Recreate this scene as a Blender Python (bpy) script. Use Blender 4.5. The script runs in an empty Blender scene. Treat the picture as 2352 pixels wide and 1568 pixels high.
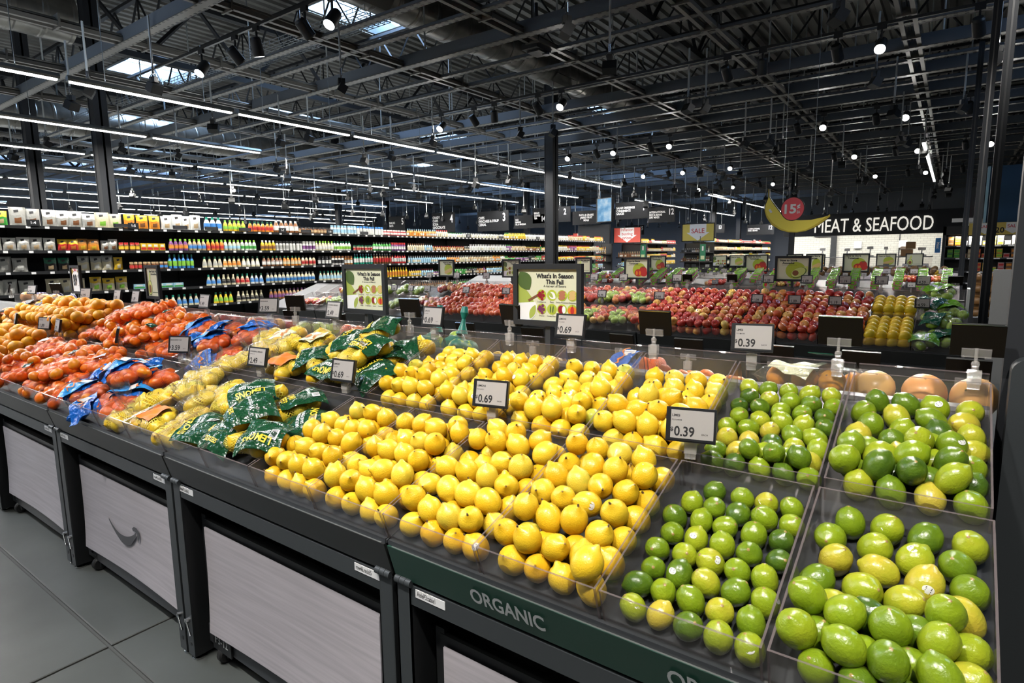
import bpy, bmesh, math, random
import numpy as np
from mathutils import Matrix, Vector, Euler
R_ = random.Random(7)
S = bpy.context.scene
COL = S.collection
PI = math.pi
# ---------------------------------------------------------------- camera
YAW, PITCH, ROLL, FPX, CAMZ = 0.63193035, -0.14131145, -0.01243309, 1375.75, 1.55
cf = Vector((math.cos(YAW)*math.cos(PITCH), math.sin(YAW)*math.cos(PITCH), math.sin(PITCH)))
cr0 = cf.cross(Vector((0, 0, 1))).normalized(); cu0 = cr0.cross(cf)
cr = cr0*math.cos(ROLL) + cu0*math.sin(ROLL); cu = -cr0*math.sin(ROLL) + cu0*math.cos(ROLL)
cam = bpy.data.cameras.new('camera'); co = bpy.data.objects.new('camera', cam); COL.objects.link(co)
co.matrix_world = Matrix(((cr.x, cu.x, -cf.x, 0), (cr.y, cu.y, -cf.y, 0), (cr.z, cu.z, -cf.z, CAMZ), (0, 0, 0, 1)))
cam.sensor_width = 36; cam.lens = FPX/2352*36; cam.clip_start = .05; cam.clip_end = 200
cam.dof.use_dof = True; cam.dof.focus_distance = 3.2; cam.dof.aperture_fstop = 22
S.camera = co
# ---------------------------------------------------------------- world, exposure
W = bpy.data.worlds.new('world'); S.world = W; W.use_nodes = True
W.node_tree.nodes['Background'].inputs[0].default_value = (.42, .64, 1, 1)
W.node_tree.nodes['Background'].inputs[1].default_value = 26.0
S.view_settings.view_transform = 'Standard'; S.view_settings.look = 'None'
S.view_settings.gamma = 1; S.view_settings.use_curve_mapping = False
S.view_settings.exposure = 0.38
S.cycles.transparent_max_bounces = 32; S.cycles.max_bounces = 7; S.cycles.diffuse_bounces = 3
S.cycles.glossy_bounces = 3; S.cycles.transmission_bounces = 4
S.cycles.sample_clamp_indirect = 4; S.cycles.caustics_reflective = False; S.cycles.caustics_refractive = False
# ---------------------------------------------------------------- large area lights: one under each run of linear lights, plus added fills
LED_ROWS = [(10.06, -4, 21.8), (13.28, -4, 23), (16.44, -4, 22.2), (19.5, -4, 21), (22.6, -4, 20), (25.8, -4, 24),
            (29, -4, 26), (32.2, -4, 28)]
LED_Z = 4.02
def area(loc, sx, sy, watts, col=(1, .96, .9), rot=(0, 0, 0), spread=None):
    l = bpy.data.lights.new('tube_and_fill_light', 'AREA'); l.shape = 'RECTANGLE'; l.size = sx; l.size_y = sy
    l.energy = watts; l.color = col
    if spread: l.spread = spread
    o = bpy.data.objects.new('tube_and_fill_light', l); COL.objects.link(o); o.location = loc; o.rotation_euler = rot
    return o
for y, x0, x1 in LED_ROWS[:6]:
    area(((x0+x1)/2, y, LED_Z-.06), x1-x0, .06, 900)
    area(((x0+x1)/2, y, LED_Z+.1), x1-x0, .06, 85, (.85, .93, 1), (math.pi, 0, 0))   # uplight added over each row to brighten the roof steel
area((33, 8.2, LED_Z-.16), 14, .06, 900); area((33, 11.4, LED_Z-.16), 14, .06, 700)
area((-1.6, 3.2, 4.4), .1, 14, 60)      # unseen area light along the aisle the camera stands in
# ================================================================ helpers
def mat(name, col=(.5, .5, .5), rough=.5, metal=0, spec=.5, em=None, ems=0, bump=None, var=None, coat=0):
    m = bpy.data.materials.new(name); m.use_nodes = True
    nt = m.node_tree; p = nt.nodes['Principled BSDF']
    p.inputs['Base Color'].default_value = (*col, 1); p.inputs['Roughness'].default_value = rough
    p.inputs['Metallic'].default_value = metal; p.inputs['Specular IOR Level'].default_value = spec
    if coat: p.inputs['Coat Weight'].default_value = coat; p.inputs['Coat Roughness'].default_value = .08
    if em: p.inputs['Emission Color'].default_value = (*em, 1); p.inputs['Emission Strength'].default_value = ems
    if bump or var:
        tc = nt.nodes.new('ShaderNodeTexCoord'); n = nt.nodes.new('ShaderNodeTexNoise')
        nt.links.new(tc.outputs['Object'], n.inputs['Vector'])
        sc, st = bump if bump else (var[0], 0)
        n.inputs['Scale'].default_value = sc; n.inputs['Detail'].default_value = 3
        if st:
            b = nt.nodes.new('ShaderNodeBump'); b.inputs['Strength'].default_value = st; b.inputs['Distance'].default_value = .002
            nt.links.new(n.outputs['Fac'], b.inputs['Height']); nt.links.new(b.outputs['Normal'], p.inputs['Normal'])
        if var:
            n2 = nt.nodes.new('ShaderNodeTexNoise'); n2.inputs['Scale'].default_value = var[0]; n2.inputs['Detail'].default_value = 6
            mp = nt.nodes.new('ShaderNodeMapping'); mp.inputs['Scale'].default_value = var[2] if len(var) > 2 else (1, 1, 1)
            nt.links.new(tc.outputs['Object'], mp.inputs['Vector']); nt.links.new(mp.outputs['Vector'], n2.inputs['Vector'])
            rp = nt.nodes.new('ShaderNodeValToRGB'); rp.color_ramp.elements[0].position = .3; rp.color_ramp.elements[1].position = .72
            k = var[1]
            rp.color_ramp.elements[0].color = (*[c*(1-k) for c in col], 1); rp.color_ramp.elements[1].color = (*[min(1, c*(1+k)) for c in col], 1)
            nt.links.new(n2.outputs['Fac'], rp.inputs['Fac']); nt.links.new(rp.outputs['Color'], p.inputs['Base Color'])
    return m

class N:                                    # tiny node-graph writer
    def __init__(s, name):
        s.m = bpy.data.materials.new(name); s.m.use_nodes = True; s.t = s.m.node_tree; s.t.nodes.clear()
        s.out = s.t.nodes.new('ShaderNodeOutputMaterial')
    def n(s, typ, props=None, **ins):
        x = s.t.nodes.new('ShaderNode'+typ)
        for k, v in (props or {}).items(): setattr(x, k, v)
        for k, v in ins.items():
            key = k.replace('_', ' ') if not k.startswith('i') or not k[1:].isdigit() else int(k[1:])
            if isinstance(v, bpy.types.NodeSocket): s.t.links.new(v, x.inputs[key])
            else: x.inputs[key].default_value = v
        return x
    def ramp(s, fac, stops, interp='LINEAR'):
        x = s.n('ValToRGB', Fac=fac); r = x.color_ramp; r.interpolation = interp
        while len(r.elements) < len(stops): r.elements.new(.5)
        for e, (p, c) in zip(r.elements, stops): e.position = p; e.color = (*c, 1) if len(c) == 3 else c
        return x.outputs['Color']
    def surf(s, o): s.t.links.new(o, s.out.inputs['Surface']); return s.m

class MB:                                   # collects shapes into one mesh
    def __init__(s): s.v = []; s.f = []; s.mi = []; s.sm = []
    def add(s, vs, fs, m=0, smooth=False):
        b = len(s.v); s.v += [tuple(v) for v in vs]
        for f in fs: s.f.append(tuple(i+b for i in f)); s.mi.append(m); s.sm.append(smooth)
        return s
    def box(s, c, d, m=0, rot=None):
        x, y, z = d[0]/2, d[1]/2, d[2]/2
        vs = [Vector((a, b_, e)) for a in (-x, x) for b_ in (-y, y) for e in (-z, z)]
        if rot is not None: vs = [rot @ v for v in vs]
        vs = [v+Vector(c) for v in vs]
        return s.add(vs, [(0, 1, 3, 2), (4, 6, 7, 5), (0, 4, 5, 1), (2, 3, 7, 6), (0, 2, 6, 4), (1, 5, 7, 3)], m)
    def box2(s, a, b, m=0):
        return s.box([(a[i]+b[i])/2 for i in range(3)], [abs(b[i]-a[i]) for i in range(3)], m)
    def prism(s, prof, y0, y1, m=0, cap=True, smooth=False):   # profile in xz, swept along y
        n = len(prof)
        vs = [(x, y0, z) for x, z in prof]+[(x, y1, z) for x, z in prof]
        fs = [(i, (i+1) % n, n+(i+1) % n, n+i) for i in range(n)]
        s.add(vs, fs, m, smooth)
        if cap: s.add(vs, [tuple(range(n))[::-1], tuple(range(n, 2*n))], m)
        return s
    def tube(s, pts, r, n=8, m=0, closed=False):
        pts = [Vector(p) for p in pts]; rs = r if isinstance(r, (list, tuple)) else [r]*len(pts)
        vs = []; fs = []; up = Vector((0.123, .95, .3))
        for i, p in enumerate(pts):
            t = (pts[min(i+1, len(pts)-1)]-pts[max(i-1, 0)]).normalized()
            a = t.cross(up)
            if a.length < 1e-3: a = t.cross(Vector((1, 0, 0)))
            a.normalize(); b = t.cross(a)
            for k in range(n):
                w = 2*PI*k/n; vs.append(p+a*math.cos(w)*rs[i]+b*math.sin(w)*rs[i])
        for i in range(len(pts)-1):
            for k in range(n): fs.append((i*n+k, i*n+(k+1) % n, (i+1)*n+(k+1) % n, (i+1)*n+k))
        s.add(vs, fs, m, n > 5)
        L = (len(pts)-1)*n
        s.add(vs, [tuple(range(n))[::-1], tuple(range(L, L+n))], m)
        return s
    def lathe(s, prof, n=16, m=0, c=(0, 0, 0), smooth=True, mfn=None):   # (r, z)
        vs = []; k = len(prof)
        for r, z in prof:
            for j in range(n): w = 2*PI*j/n; vs.append((c[0]+r*math.cos(w), c[1]+r*math.sin(w), c[2]+z))
        for i in range(k-1):
            s.add(vs[i*n:(i+2)*n], [(j, (j+1) % n, n+(j+1) % n, n+j) for j in range(n)], mfn(i) if mfn else m, smooth)
        return s
    def grid(s, fn, nu, nv, m=0, smooth=True, wrap=False):
        vs = [fn(i/(nu-1) if not wrap else i/nu, j/(nv-1)) for j in range(nv) for i in range(nu)]
        fs = []
        for j in range(nv-1):
            for i in range(nu if wrap else nu-1):
                i2 = (i+1) % nu; fs.append((j*nu+i, j*nu+i2, (j+1)*nu+i2, (j+1)*nu+i))
        return s.add(vs, fs, m, smooth)
    def mesh(s, name, mats):
        me = bpy.data.meshes.new(name); me.from_pydata(s.v, [], s.f)
        for m in (mats if isinstance(mats, (list, tuple)) else [mats]): me.materials.append(m)
        me.polygons.foreach_set('material_index', s.mi); me.polygons.foreach_set('use_smooth', s.sm); me.update()
        return me
    def build(s, name, mats, parent=None, loc=None, rot=None): return obj(name, s.mesh(name, mats), parent, loc, rot)

CH = {}
def obj(name, me, parent=None, loc=None, rot=None, scale=None):
    o = bpy.data.objects.new(name, me); COL.objects.link(o)
    if parent is not None: o.parent = parent; CH.setdefault(parent.name, []).append(o)
    if loc is not None: o.location = loc
    if rot is not None:
        if isinstance(rot, Matrix): o.rotation_euler = rot.to_euler()
        else: o.rotation_euler = rot
    if scale is not None: o.scale = (scale,)*3 if isinstance(scale, (int, float)) else scale
    return o
def tag(o, label=None, cat=None, group=None, kind=None):
    if label: o['label'] = label
    if cat: o['category'] = cat
    if group: o['group'] = group
    if kind: o['kind'] = kind
    return o
def thing(name, label, cat, loc=(0, 0, 0), rot=None, group=None):
    return tag(obj(name, None, None, loc, rot), label, cat, group)
def copy(o, parent=None, loc=None, rot=None):
    c = o.copy(); COL.objects.link(c); c.parent = parent
    if parent is not None: CH.setdefault(parent.name, []).append(c)
    if loc is not None: c.location = loc
    if rot is not None: c.rotation_euler = rot.to_euler() if isinstance(rot, Matrix) else rot
    for ch in list(CH.get(o.name, [])): copy(ch, c)
    return c
def structure(o): o['kind'] = 'structure'; return o
_tc = {}
def text_mesh(txt, size, bold=0, align='CENTER', ext=0, sx=1.0, space=1.0, shear=0):
    k = (txt, size, bold, align, ext, sx, space, shear)
    if k in _tc: return _tc[k]
    c = bpy.data.curves.new('lettering', 'FONT'); c.body = txt; c.size = size; c.offset = bold*size; c.align_x = align; c.align_y = 'CENTER'
    c.resolution_u = 3; c.extrude = ext; c.space_line = .95; c.space_character = space; c.shear = shear
    o = bpy.data.objects.new('lettering', c); me = bpy.data.meshes.new_from_object(o)
    bpy.data.objects.remove(o); bpy.data.curves.remove(c); me.name = 'lettering'
    if sx != 1:
        a = np.empty(len(me.vertices)*3); me.vertices.foreach_get('co', a); a[0::3] *= sx; me.vertices.foreach_set('co', a)
    _tc[k] = me
    return me
def letters(txt, size, m, parent, loc, rot=None, name='lettering', **kw):
    me = text_mesh(txt, size, **kw)
    if len(me.materials) and me.materials[0] is not m: me = me.copy()
    if not len(me.materials): me.materials.append(m)
    else: me.materials[0] = m
    return obj(name, me, parent, loc, rot)
def frame_rot(xdir, zdir):                   # rotation whose local x, z are the given directions
    x = Vector(xdir).normalized(); z = Vector(zdir); z = (z-x*z.dot(x)).normalized(); y = z.cross(x)
    return Matrix((x, y, z)).transposed()
FACE_ME = frame_rot((0, -1, 0), (-1, 0, 0))   # flat art whose front looks along -x (towards the near aisle)
FACE_Y = frame_rot((1, 0, 0), (0, -1, 0))     # front looks along -y
# ================================================================ materials
M = {}
M['black'] = mat('black_steel', (.012, .013, .014), .45)
M['dark'] = mat('charcoal_steel', (.035, .038, .042), .42, bump=(220, .08))
M['frame'] = mat('grey_green_powder_coat', (.034, .039, .042), .45, bump=(260, .1))
M['facep'] = mat('dark_bronze_panel', (.018, .019, .018), .45, bump=(300, .06))
M['greenp'] = mat('dark_green_panel', (.012, .055, .036), .42, bump=(300, .04))
ORD = 'first second third fourth fifth sixth seventh eighth ninth tenth eleventh twelfth thirteenth fourteenth fifteenth sixteenth seventeenth eighteenth nineteenth twentieth'.split()+['%s-%s' % (a, b) for a in ('twenty',) for b in 'first second third fourth fifth sixth seventh eighth ninth'.split()]+['thirtieth']
M['trim'] = mat('bright_trim', (.45, .46, .45), .3, .8)
M['chrome'] = mat('chrome', (.6, .6, .6), .18, 1)
M['white'] = mat('white_label', (.72, .72, .72), .5)
M['clipw'] = None
M['ink'] = mat('black_ink', (.012, .012, .014), .6)
M['whiteink'] = mat('white_ink', (.8, .8, .8), .5)
M['greyink'] = mat('grey_ink', (.07, .07, .075), .5)
M['silverink'] = mat('silver_ink', (.5, .52, .52), .45)
M['redink'] = mat('red_ink', (.55, .03, .04), .5)
M['rubber'] = mat('rubber', (.012, .012, .012), .6)
M['screen'] = mat('paper_display', (.4, .375, .36), .45)
M['bezel'] = mat('tag_bezel', (.012, .013, .015), .4)
M['signblack'] = mat('sign_black', (.012, .013, .015), .75, spec=.2)
M['bezelback'] = mat('tag_back', (.008, .006, .004), .7, spec=.08)
M['wood'] = mat('grey_wood_print', (.43, .4, .425), .36, var=(3.0, .14, (1.5, .9, 26)))
M['conc'] = mat('polished_concrete', (.075, .081, .078), .42, spec=.3, var=(2.2, .2), bump=(60, .05))
M['joint'] = mat('joint_filler', (.06, .062, .058), .7)
M['deckm'] = mat('roof_deck', (.15, .145, .13), .5)
M['truss'] = mat('black_truss', (.014, .015, .017), .55)
M['beam'] = mat('blue_grey_beam', (.12, .135, .155), .45)
M['strut'] = mat('tan_strut', (.12, .112, .098), .5, .2)
M['rod'] = mat('rod_grey', (.42, .44, .44), .4)
M['galv'] = mat('galvanised', (.22, .24, .25), .35, .8)
M['duct'] = mat('duct_metal', (.2, .19, .17), .35, .7, var=(4, .25))
M['col'] = mat('column_paint', (.024, .026, .03), .7, spec=.2)
M['led'] = mat('led_diffuser', (.9, .9, .9), .5, em=(1, .97, .9), ems=9)
M['lens'] = mat('spot_lens', (.9, .9, .9), .5, em=(1, .97, .92), ems=160)
M['wall'] = mat('grey_wall', (.33, .35, .39), .6)
M['tilewhite'] = mat('white_tile', (.72, .72, .64), .25)
M['grout'] = mat('grout', (.5, .5, .45), .7)
M['blue'] = mat('blue_wall', (.006, .05, .12), .5)
M['creamart'] = mat('cream_paper', (.66, .66, .48), .45)
M['mustard'] = mat('mustard_paper', (.62, .5, .08), .45)
M['goldline'] = mat('gold_rim', (.3, .21, .05), .4)
for k, c in dict(leafg=(.07, .12, .03), peargreen=(.35, .42, .08), paleg=(.6, .66, .38), cran=(.25, .01, .02), brown=(.18, .07, .03),
                 sweet=(.42, .16, .09), potato=(.62, .42, .16), redc=(.5, .03, .025), orangec=(.75, .2, .02), lime2=(.42, .5, .04),
                 avoskin=(.05, .1, .02), avoflesh=(.62, .68, .2), pit=(.22, .08, .03), grape=(.16, .03, .09), bluec=(.02, .16, .5),
                 yellowc=(.75, .55, .03), teal=(.01, .17, .13), redsign=(.68, .09, .06), goldsign=(.62, .46, .1), greysign=(.8, .8, .8)).items():
    M[k] = mat('print_'+k, c, .45)
# ---- clear acrylic: thin sheet, mostly see-through, with a little haze and a sheen
def acrylic(name, tint, haze, gloss=.55, rough=.08, hz=(.9, .85, .8)):
    g = N(name); fr = g.n('Math', {'operation': 'POWER'}, i0=g.n('LayerWeight', Blend=.5).outputs['Facing'], i1=4.0)
    tr = g.n('BsdfTransparent', Color=(*tint, 1)); gl = g.n('BsdfGlossy', Color=(.95, .95, .95, 1), Roughness=rough)
    df = g.n('BsdfDiffuse', Color=(*hz, 1))
    a = g.n('MixShader', i0=haze, i1=tr.outputs[0], i2=df.outputs[0])
    mul = g.n('Math', {'operation': 'MULTIPLY_ADD'}, i0=fr.outputs[0], i1=gloss, i2=.02*gloss/.55)
    b = g.n('MixShader', i0=mul.outputs[0], i1=a.outputs[0], i2=gl.outputs[0])
    return g.surf(b.outputs[0])
M['acr'] = acrylic('clear_acrylic', (.965, .955, .95), .026)
M['rim'] = acrylic('acrylic_edge', (.6, .54, .53), .3, hz=(.36, .3, .3))
M['clip'] = acrylic('clear_clip', (.85, .85, .85), .22, rough=.15)
M['film'] = acrylic('clear_film', (.95, .95, .95), .035, .5, rough=.1)
M['redfilm'] = acrylic('red_film', (1, .8, .68), .025, .22, rough=.15, hz=(.85, .3, .14))
def bumpy_film(m, sc=38, st=.9):
    t = m.node_tree; tc = t.nodes.new('ShaderNodeTexCoord'); n = t.nodes.new('ShaderNodeTexNoise'); n.inputs['Scale'].default_value = sc
    n.inputs['Detail'].default_value = 2; t.links.new(tc.outputs['Object'], n.inputs['Vector'])
    b = t.nodes.new('ShaderNodeBump'); b.inputs['Strength'].default_value = st; b.inputs['Distance'].default_value = .02
    t.links.new(n.outputs['Fac'], b.inputs['Height'])
    for x in list(t.nodes):
        if x.type in ('BSDF_GLOSSY', 'LAYER_WEIGHT', 'BSDF_PRINCIPLED'): t.links.new(b.outputs[0], x.inputs['Normal'])
    return m
bumpy_film(M['film']); bumpy_film(M['redfilm'], 20, .4)
for k, c in dict(fgreen=(.01, .06, .025), fblue=(.01, .13, .55), fblue2=(.03, .3, .72), fcream=(.7, .72, .5), flime=(.2, .5, .03), fdark=(.008, .09, .05),
                 fbrown=(.35, .09, .02), fpurple=(.05, .03, .12)).items():
    M[k] = bumpy_film(mat('bag_'+k, c, .16), 34, .8)
# ---- net: diagonal threads cut out by transparency (threads are about a millimetre)
def net(name, col, sc):
    g = N(name); tc = g.n('TexCoord'); sx = g.n('SeparateXYZ', Vector=tc.outputs['UV'])
    def tri(a, b, op):
        s = g.n('Math', {'operation': op}, i0=a, i1=b); m_ = g.n('Math', {'operation': 'MULTIPLY'}, i0=s.outputs[0], i1=sc)
        f = g.n('Math', {'operation': 'FRACT'}, i0=m_.outputs[0]); c = g.n('Math', {'operation': 'SUBTRACT'}, i0=f.outputs[0], i1=.5)
        return g.n('Math', {'operation': 'ABSOLUTE'}, i0=c.outputs[0]).outputs[0]
    mx = g.n('Math', {'operation': 'MAXIMUM'}, i0=tri(sx.outputs[0], sx.outputs[1], 'ADD'), i1=tri(sx.outputs[0], sx.outputs[1], 'SUBTRACT'))
    th = g.n('Math', {'operation': 'GREATER_THAN'}, i0=mx.outputs[0], i1=.37)
    p = g.n('BsdfPrincipled', Base_Color=(*col, 1), Roughness=.35); tr = g.n('BsdfTransparent')
    return g.surf(g.n('MixShader', i0=th.outputs[0], i1=tr.outputs[0], i2=p.outputs[0]).outputs[0])
M['netyellow'] = net('yellow_net', (.78, .62, .06), 8)
M['netred'] = net('red_net', (.7, .08, .02), 14)
# ---- fruit skins
def skin(name, ramp, noise_sc, bump, rough, tipcol=(.2, .1, .03), tip=(.93, .1), patch=None, stretch=None, zl=None, coat=.25, sss=.0):
    g = N(name); tc = g.n('TexCoord'); oi = g.n('ObjectInfo')
    ofs = g.n('VectorMath', {'operation': 'SCALE'}, i0=oi.outputs['Location'], Scale=13.7)
    v = g.n('VectorMath', {'operation': 'ADD'}, i0=tc.outputs['Object'], i1=ofs.outputs[0])
    vec = v.outputs[0]
    if stretch: vec = g.n('Mapping', Vector=tc.outputs['Object'], Scale=stretch).outputs[0]
    n1 = g.n('TexNoise', Vector=vec, Scale=noise_sc, Detail=3.0)
    if stretch: n1.noise_dimensions = '4D'; g.t.links.new(oi.outputs['Random'], n1.inputs['W'])
    s = g.n('Math', {'operation': 'SUBTRACT'}, i0=n1.outputs['Fac'], i1=.5)
    f = g.n('Math', {'operation': 'MULTIPLY_ADD'}, i0=s.outputs[0], i1=patch or .5, i2=oi.outputs['Random'])
    col = g.ramp(f.outputs[0], ramp)
    sp = g.n('SeparateXYZ', Vector=tc.outputs['Object'])
    L = g.n('VectorMath', {'operation': 'LENGTH'}, i0=g.n('CombineXYZ', X=sp.outputs[0], Y=sp.outputs[1]).outputs[0])
    near = g.n('Math', {'operation': 'LESS_THAN'}, i0=L.outputs['Value'], i1=tip[1])
    mixc = g.n('MixRGB', Fac=near.outputs[0], Color1=col, Color2=(*tipcol, 1))
    vo = g.n('TexNoise', Vector=tc.outputs['Object'], Scale=bump[0], Detail=2.0)
    b = g.n('Bump', Strength=bump[1], Distance=.0012, Height=vo.outputs['Fac'])
    p = g.n('BsdfPrincipled', Base_Color=mixc.outputs[0], Roughness=rough, Normal=b.outputs[0], Coat_Weight=coat, Coat_Roughness=.2)
    if sss: p.inputs['Subsurface Weight'].default_value = sss; p.inputs['Subsurface Radius'].default_value = (.01, .006, .002)
    return g.surf(p.outputs[0])
yl = [(0, (.82, .46, .012)), (.35, (.85, .53, .016)), (.86, (.87, .6, .03)), (.97, (.76, .58, .05)), (1.0, (.45, .48, .05))]
M['lemon'] = skin('lemon_skin', yl, 26, (300, .8), .36, (.3, .16, .03), (0, .0028), .12)
gl_ = [(0, (.055, .115, .01)), (.2, (.13, .22, .01)), (.5, (.24, .34, .012)), (.78, (.38, .43, .02)), (1, (.58, .46, .045))]
M['lime'] = skin('lime_skin', gl_, 18, (210, .9), .28, (.35, .24, .08), (0, .0032), .55, coat=.4)
M['orange'] = skin('orange_skin', [(0, (.86, .27, .002)), (.6, (.9, .37, .004)), (1, (.92, .46, .006))], 20, (420, .3), .48, (.35, .14, .02), (0, .003), .15, coat=.04)
M['mandarin'] = skin('mandarin_skin', [(0, (.8, .15, .003)), (.6, (.86, .22, .004)), (1, (.9, .3, .006))], 20, (420, .3), .38, (.3, .16, .04), (0, .002), .15)
M['grapefruit'] = skin('grapefruit_skin', [(0, (.82, .34, .1)), (.6, (.86, .44, .14)), (1, (.85, .5, .16))], 12, (300, .2), .4, (.35, .2, .05), (0, .003), .4)
M['apple'] = skin('apple_skin', [(0, (.3, .012, .012)), (.4, (.46, .025, .015)), (.7, (.6, .1, .03)), (.88, (.7, .34, .07)), (1, (.72, .5, .1))], 16, (60, .03), .28, (.12, .06, .02), (0, .003), .8, (1, 1, .28), coat=.5)
M['pinkapple'] = skin('pink_apple_skin', [(0, (.42, .02, .015)), (.5, (.62, .07, .025)), (.8, (.74, .24, .05)), (1, (.8, .46, .1))], 16, (60, .03), .28, (.12, .06, .02), (0, .003), .8, (1, 1, .28), coat=.5)
M['greenapple'] = skin('green_apple_skin', [(0, (.3, .46, .05)), (1, (.42, .55, .1))], 14, (60, .03), .3, (.15, .1, .03), (0, .003), .3)
M['mango'] = skin('mango_skin', [(0, (.88, .55, .015)), (1, (.9, .66, .03))], 10, (100, .05), .36, (.2, .12, .03), (0, .0025), .3)
M['kiwi'] = mat('brown_fruit_skin', (.26, .13, .06), .6, bump=(160, .3))
M['dot'] = mat('sticker_white', (.75, .75, .72), .4)
M['stalk'] = mat('stalk', (.12, .07, .03), .7)
# ================================================================ setting: floor slabs, walls, roof deck
X0, X1, Y0, Y1, ZC = -8, 50, -14, 44, 7.6
fl = structure(MB().box2((X0, Y0, -.2), (X1, Y1, -.008)).build('floor', M['joint']))
sl = 3.65; gx = [.835+sl*k for k in range(-3, 15)]; gy = [2.655+sl*k for k in range(-5, 13)]
slabme = {}
for i, x in enumerate(gx[:-1]):
    for j, y in enumerate(gy[:-1]):
        if not slabme:
            b = MB(); e = .006; h = sl/2
            b.add([(-h+e, -h+e, -.008), (h-e, -h+e, -.008), (h-e, h-e, -.008), (-h+e, h-e, -.008),
                   (-h+e, -h+e, -.002), (h-e, -h+e, -.002), (h-e, h-e, -.002), (-h+e, h-e, -.002),
                   (-h+.011, -h+.011, 0), (h-.011, -h+.011, 0), (h-.011, h-.011, 0), (-h+.011, h-.011, 0)],
                  [(0, 1, 5, 4), (1, 2, 6, 5), (2, 3, 7, 6), (3, 0, 4, 7), (4, 5, 9, 8), (5, 6, 10, 9), (6, 7, 11, 10), (7, 4, 8, 11), (8, 9, 10, 11)])
            b.mi = [1]*8+[0]
            slabme = b.mesh('slab', [M['conc'], M['joint']])
        if len(fl.children) < 290 and x < 38: obj('slab', slabme, fl, (x+sl/2, y+sl/2, 0))
structure(MB().box2((X0-.2, Y1, 0), (X1, Y1+.2, ZC+.3)).build('wall_left', M['wall']))
structure(MB().box2((X1-.05, Y0, 0), (X1+.2, Y1, ZC+.3)).build('wall_back', M['wall']))
structure(MB().box2((X0-.2, Y0-.2, 0), (X1, Y0+.05, ZC+.3)).build('wall_right', M['wall']))
structure(MB().box2((X0-.2, Y0, 0), (X0+.05, Y1, ZC+.3)).build('wall_front', M['wall']))
# roof deck: ribs along x, openings where the skylights are
HOLES = [(8.6, 10.9, 19.6, 22.2), (9.6, 11.9, 11.3, 13.2), (7.9, 9.9, 29, 31.6), (22.3, 24.6, 10.4, 12.6), (22, 25, 20.2, 22.4),
         (-3, -.5, 8.5, 11), (-4, -1.5, 20, 22.5), (22.5, 25, 30, 32.5), (36, 38.5, 20.5, 23), (36, 38.5, 10.5, 12.5), (8, 10.4, -6, -3.6), (36, 38.5, 30, 32)]
xs = sorted({X0, X1, *[h[0] for h in HOLES], *[h[1] for h in HOLES]})
b = MB(); per = .30
ny = int((Y1-Y0)/per)
for i in range(len(xs)-1):
    xa, xb = xs[i], xs[i+1]
    prof = []
    for j in range(ny):
        y = Y0+j*per
        mid = y+per/2
        if any(h[0] <= xa and xb <= h[1] and h[2] <= mid <= h[3] for h in HOLES): continue
        ps = [(y, 0), (y+.13, 0), (y+.16, .075), (y+.27, .075), (y+per, 0)]
        vs = [(xa, p, ZC+q) for p, q in ps]+[(xb, p, ZC+q) for p, q in ps]
        b.add(vs, [(k, k+1, k+6, k+5) for k in range(4)])
ceil = structure(b.build('ceiling', M['deckm']))
for n, (xa, xb, ya, yb) in enumerate(HOLES):      # curb and glazing bars of each skylight
    b = MB()
    for (p, q) in (((xa, ya), (xb, ya)), ((xa, yb), (xb, yb)), ((xa, ya), (xa, yb)), ((xb, ya), (xb, yb))):
        b.box2((min(p[0], q[0])-.05, min(p[1], q[1])-.05, ZC-.02), (max(p[0], q[0])+.05, max(p[1], q[1])+.05, ZC+.45))
    k = structure(b.build('window_%d' % (n+1), M['galv']))
    for t in range(1, 4):
        y = ya+(yb-ya)*t/4
        MB().box2((xa, y-.025, ZC+.2), (xb, y+.025, ZC+.26)).build('glazing_bar', M['galv'], k)
for xa, xb, ya, yb in HOLES:                        # portals: daylight enters through the skylights
    l = bpy.data.lights.new('skylight_portal', 'AREA'); l.shape = 'RECTANGLE'; l.size = xb-xa; l.size_y = yb-ya; l.cycles.is_portal = True
    o = bpy.data.objects.new('skylight_portal', l); COL.objects.link(o); o.location = ((xa+xb)/2, (ya+yb)/2, ZC+.1)
# ================================================================ overhead steel
def place(px, py, z):
    d = cr*((px-1176)/FPX)+cu*((784-py)/FPX)+cf; t = (z-CAMZ)/d.z
    return Vector((d.x*t, d.y*t, z))
# black open-web joists along y, right under the deck
b = MB(); jz0, jz1 = 6.55, 7.5; ja, jb = -10, 42
b.box2((-.05, ja, jz1-.07), (.05, jb, jz1)); b.box2((-.05, ja, jz0), (.05, jb, jz0+.07))
y = ja; k = 0
while y < jb-.6:
    za, zb = (jz0+.05, jz1-.05) if k % 2 == 0 else (jz1-.05, jz0+.05)
    b.tube([(0, y, za), (0, y+.62, zb)], .026, 4)
    if k % 4 == 1: b.tube([(0, y, jz0+.05), (0, y, jz1-.05)], .022, 4)
    y += .62; k += 1
jm = b.mesh('roof_joist', M['truss'])
jx = [-3.2, -.7, 1.8, 4.3, 6.8, 9.3, 11.8, 14.3, 16.8, 19.3, 21.8, 24.3, 26.8, 29.3, 32, 35, 38]
for i, x in enumerate(jx):
    tag(obj('roof_joist', jm, None, (x, 0, 0)), 'black open-web roof joist under the ribbed deck, %s from the camera end' % ORD[i], 'joist', 'open-web roof joists')
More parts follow.
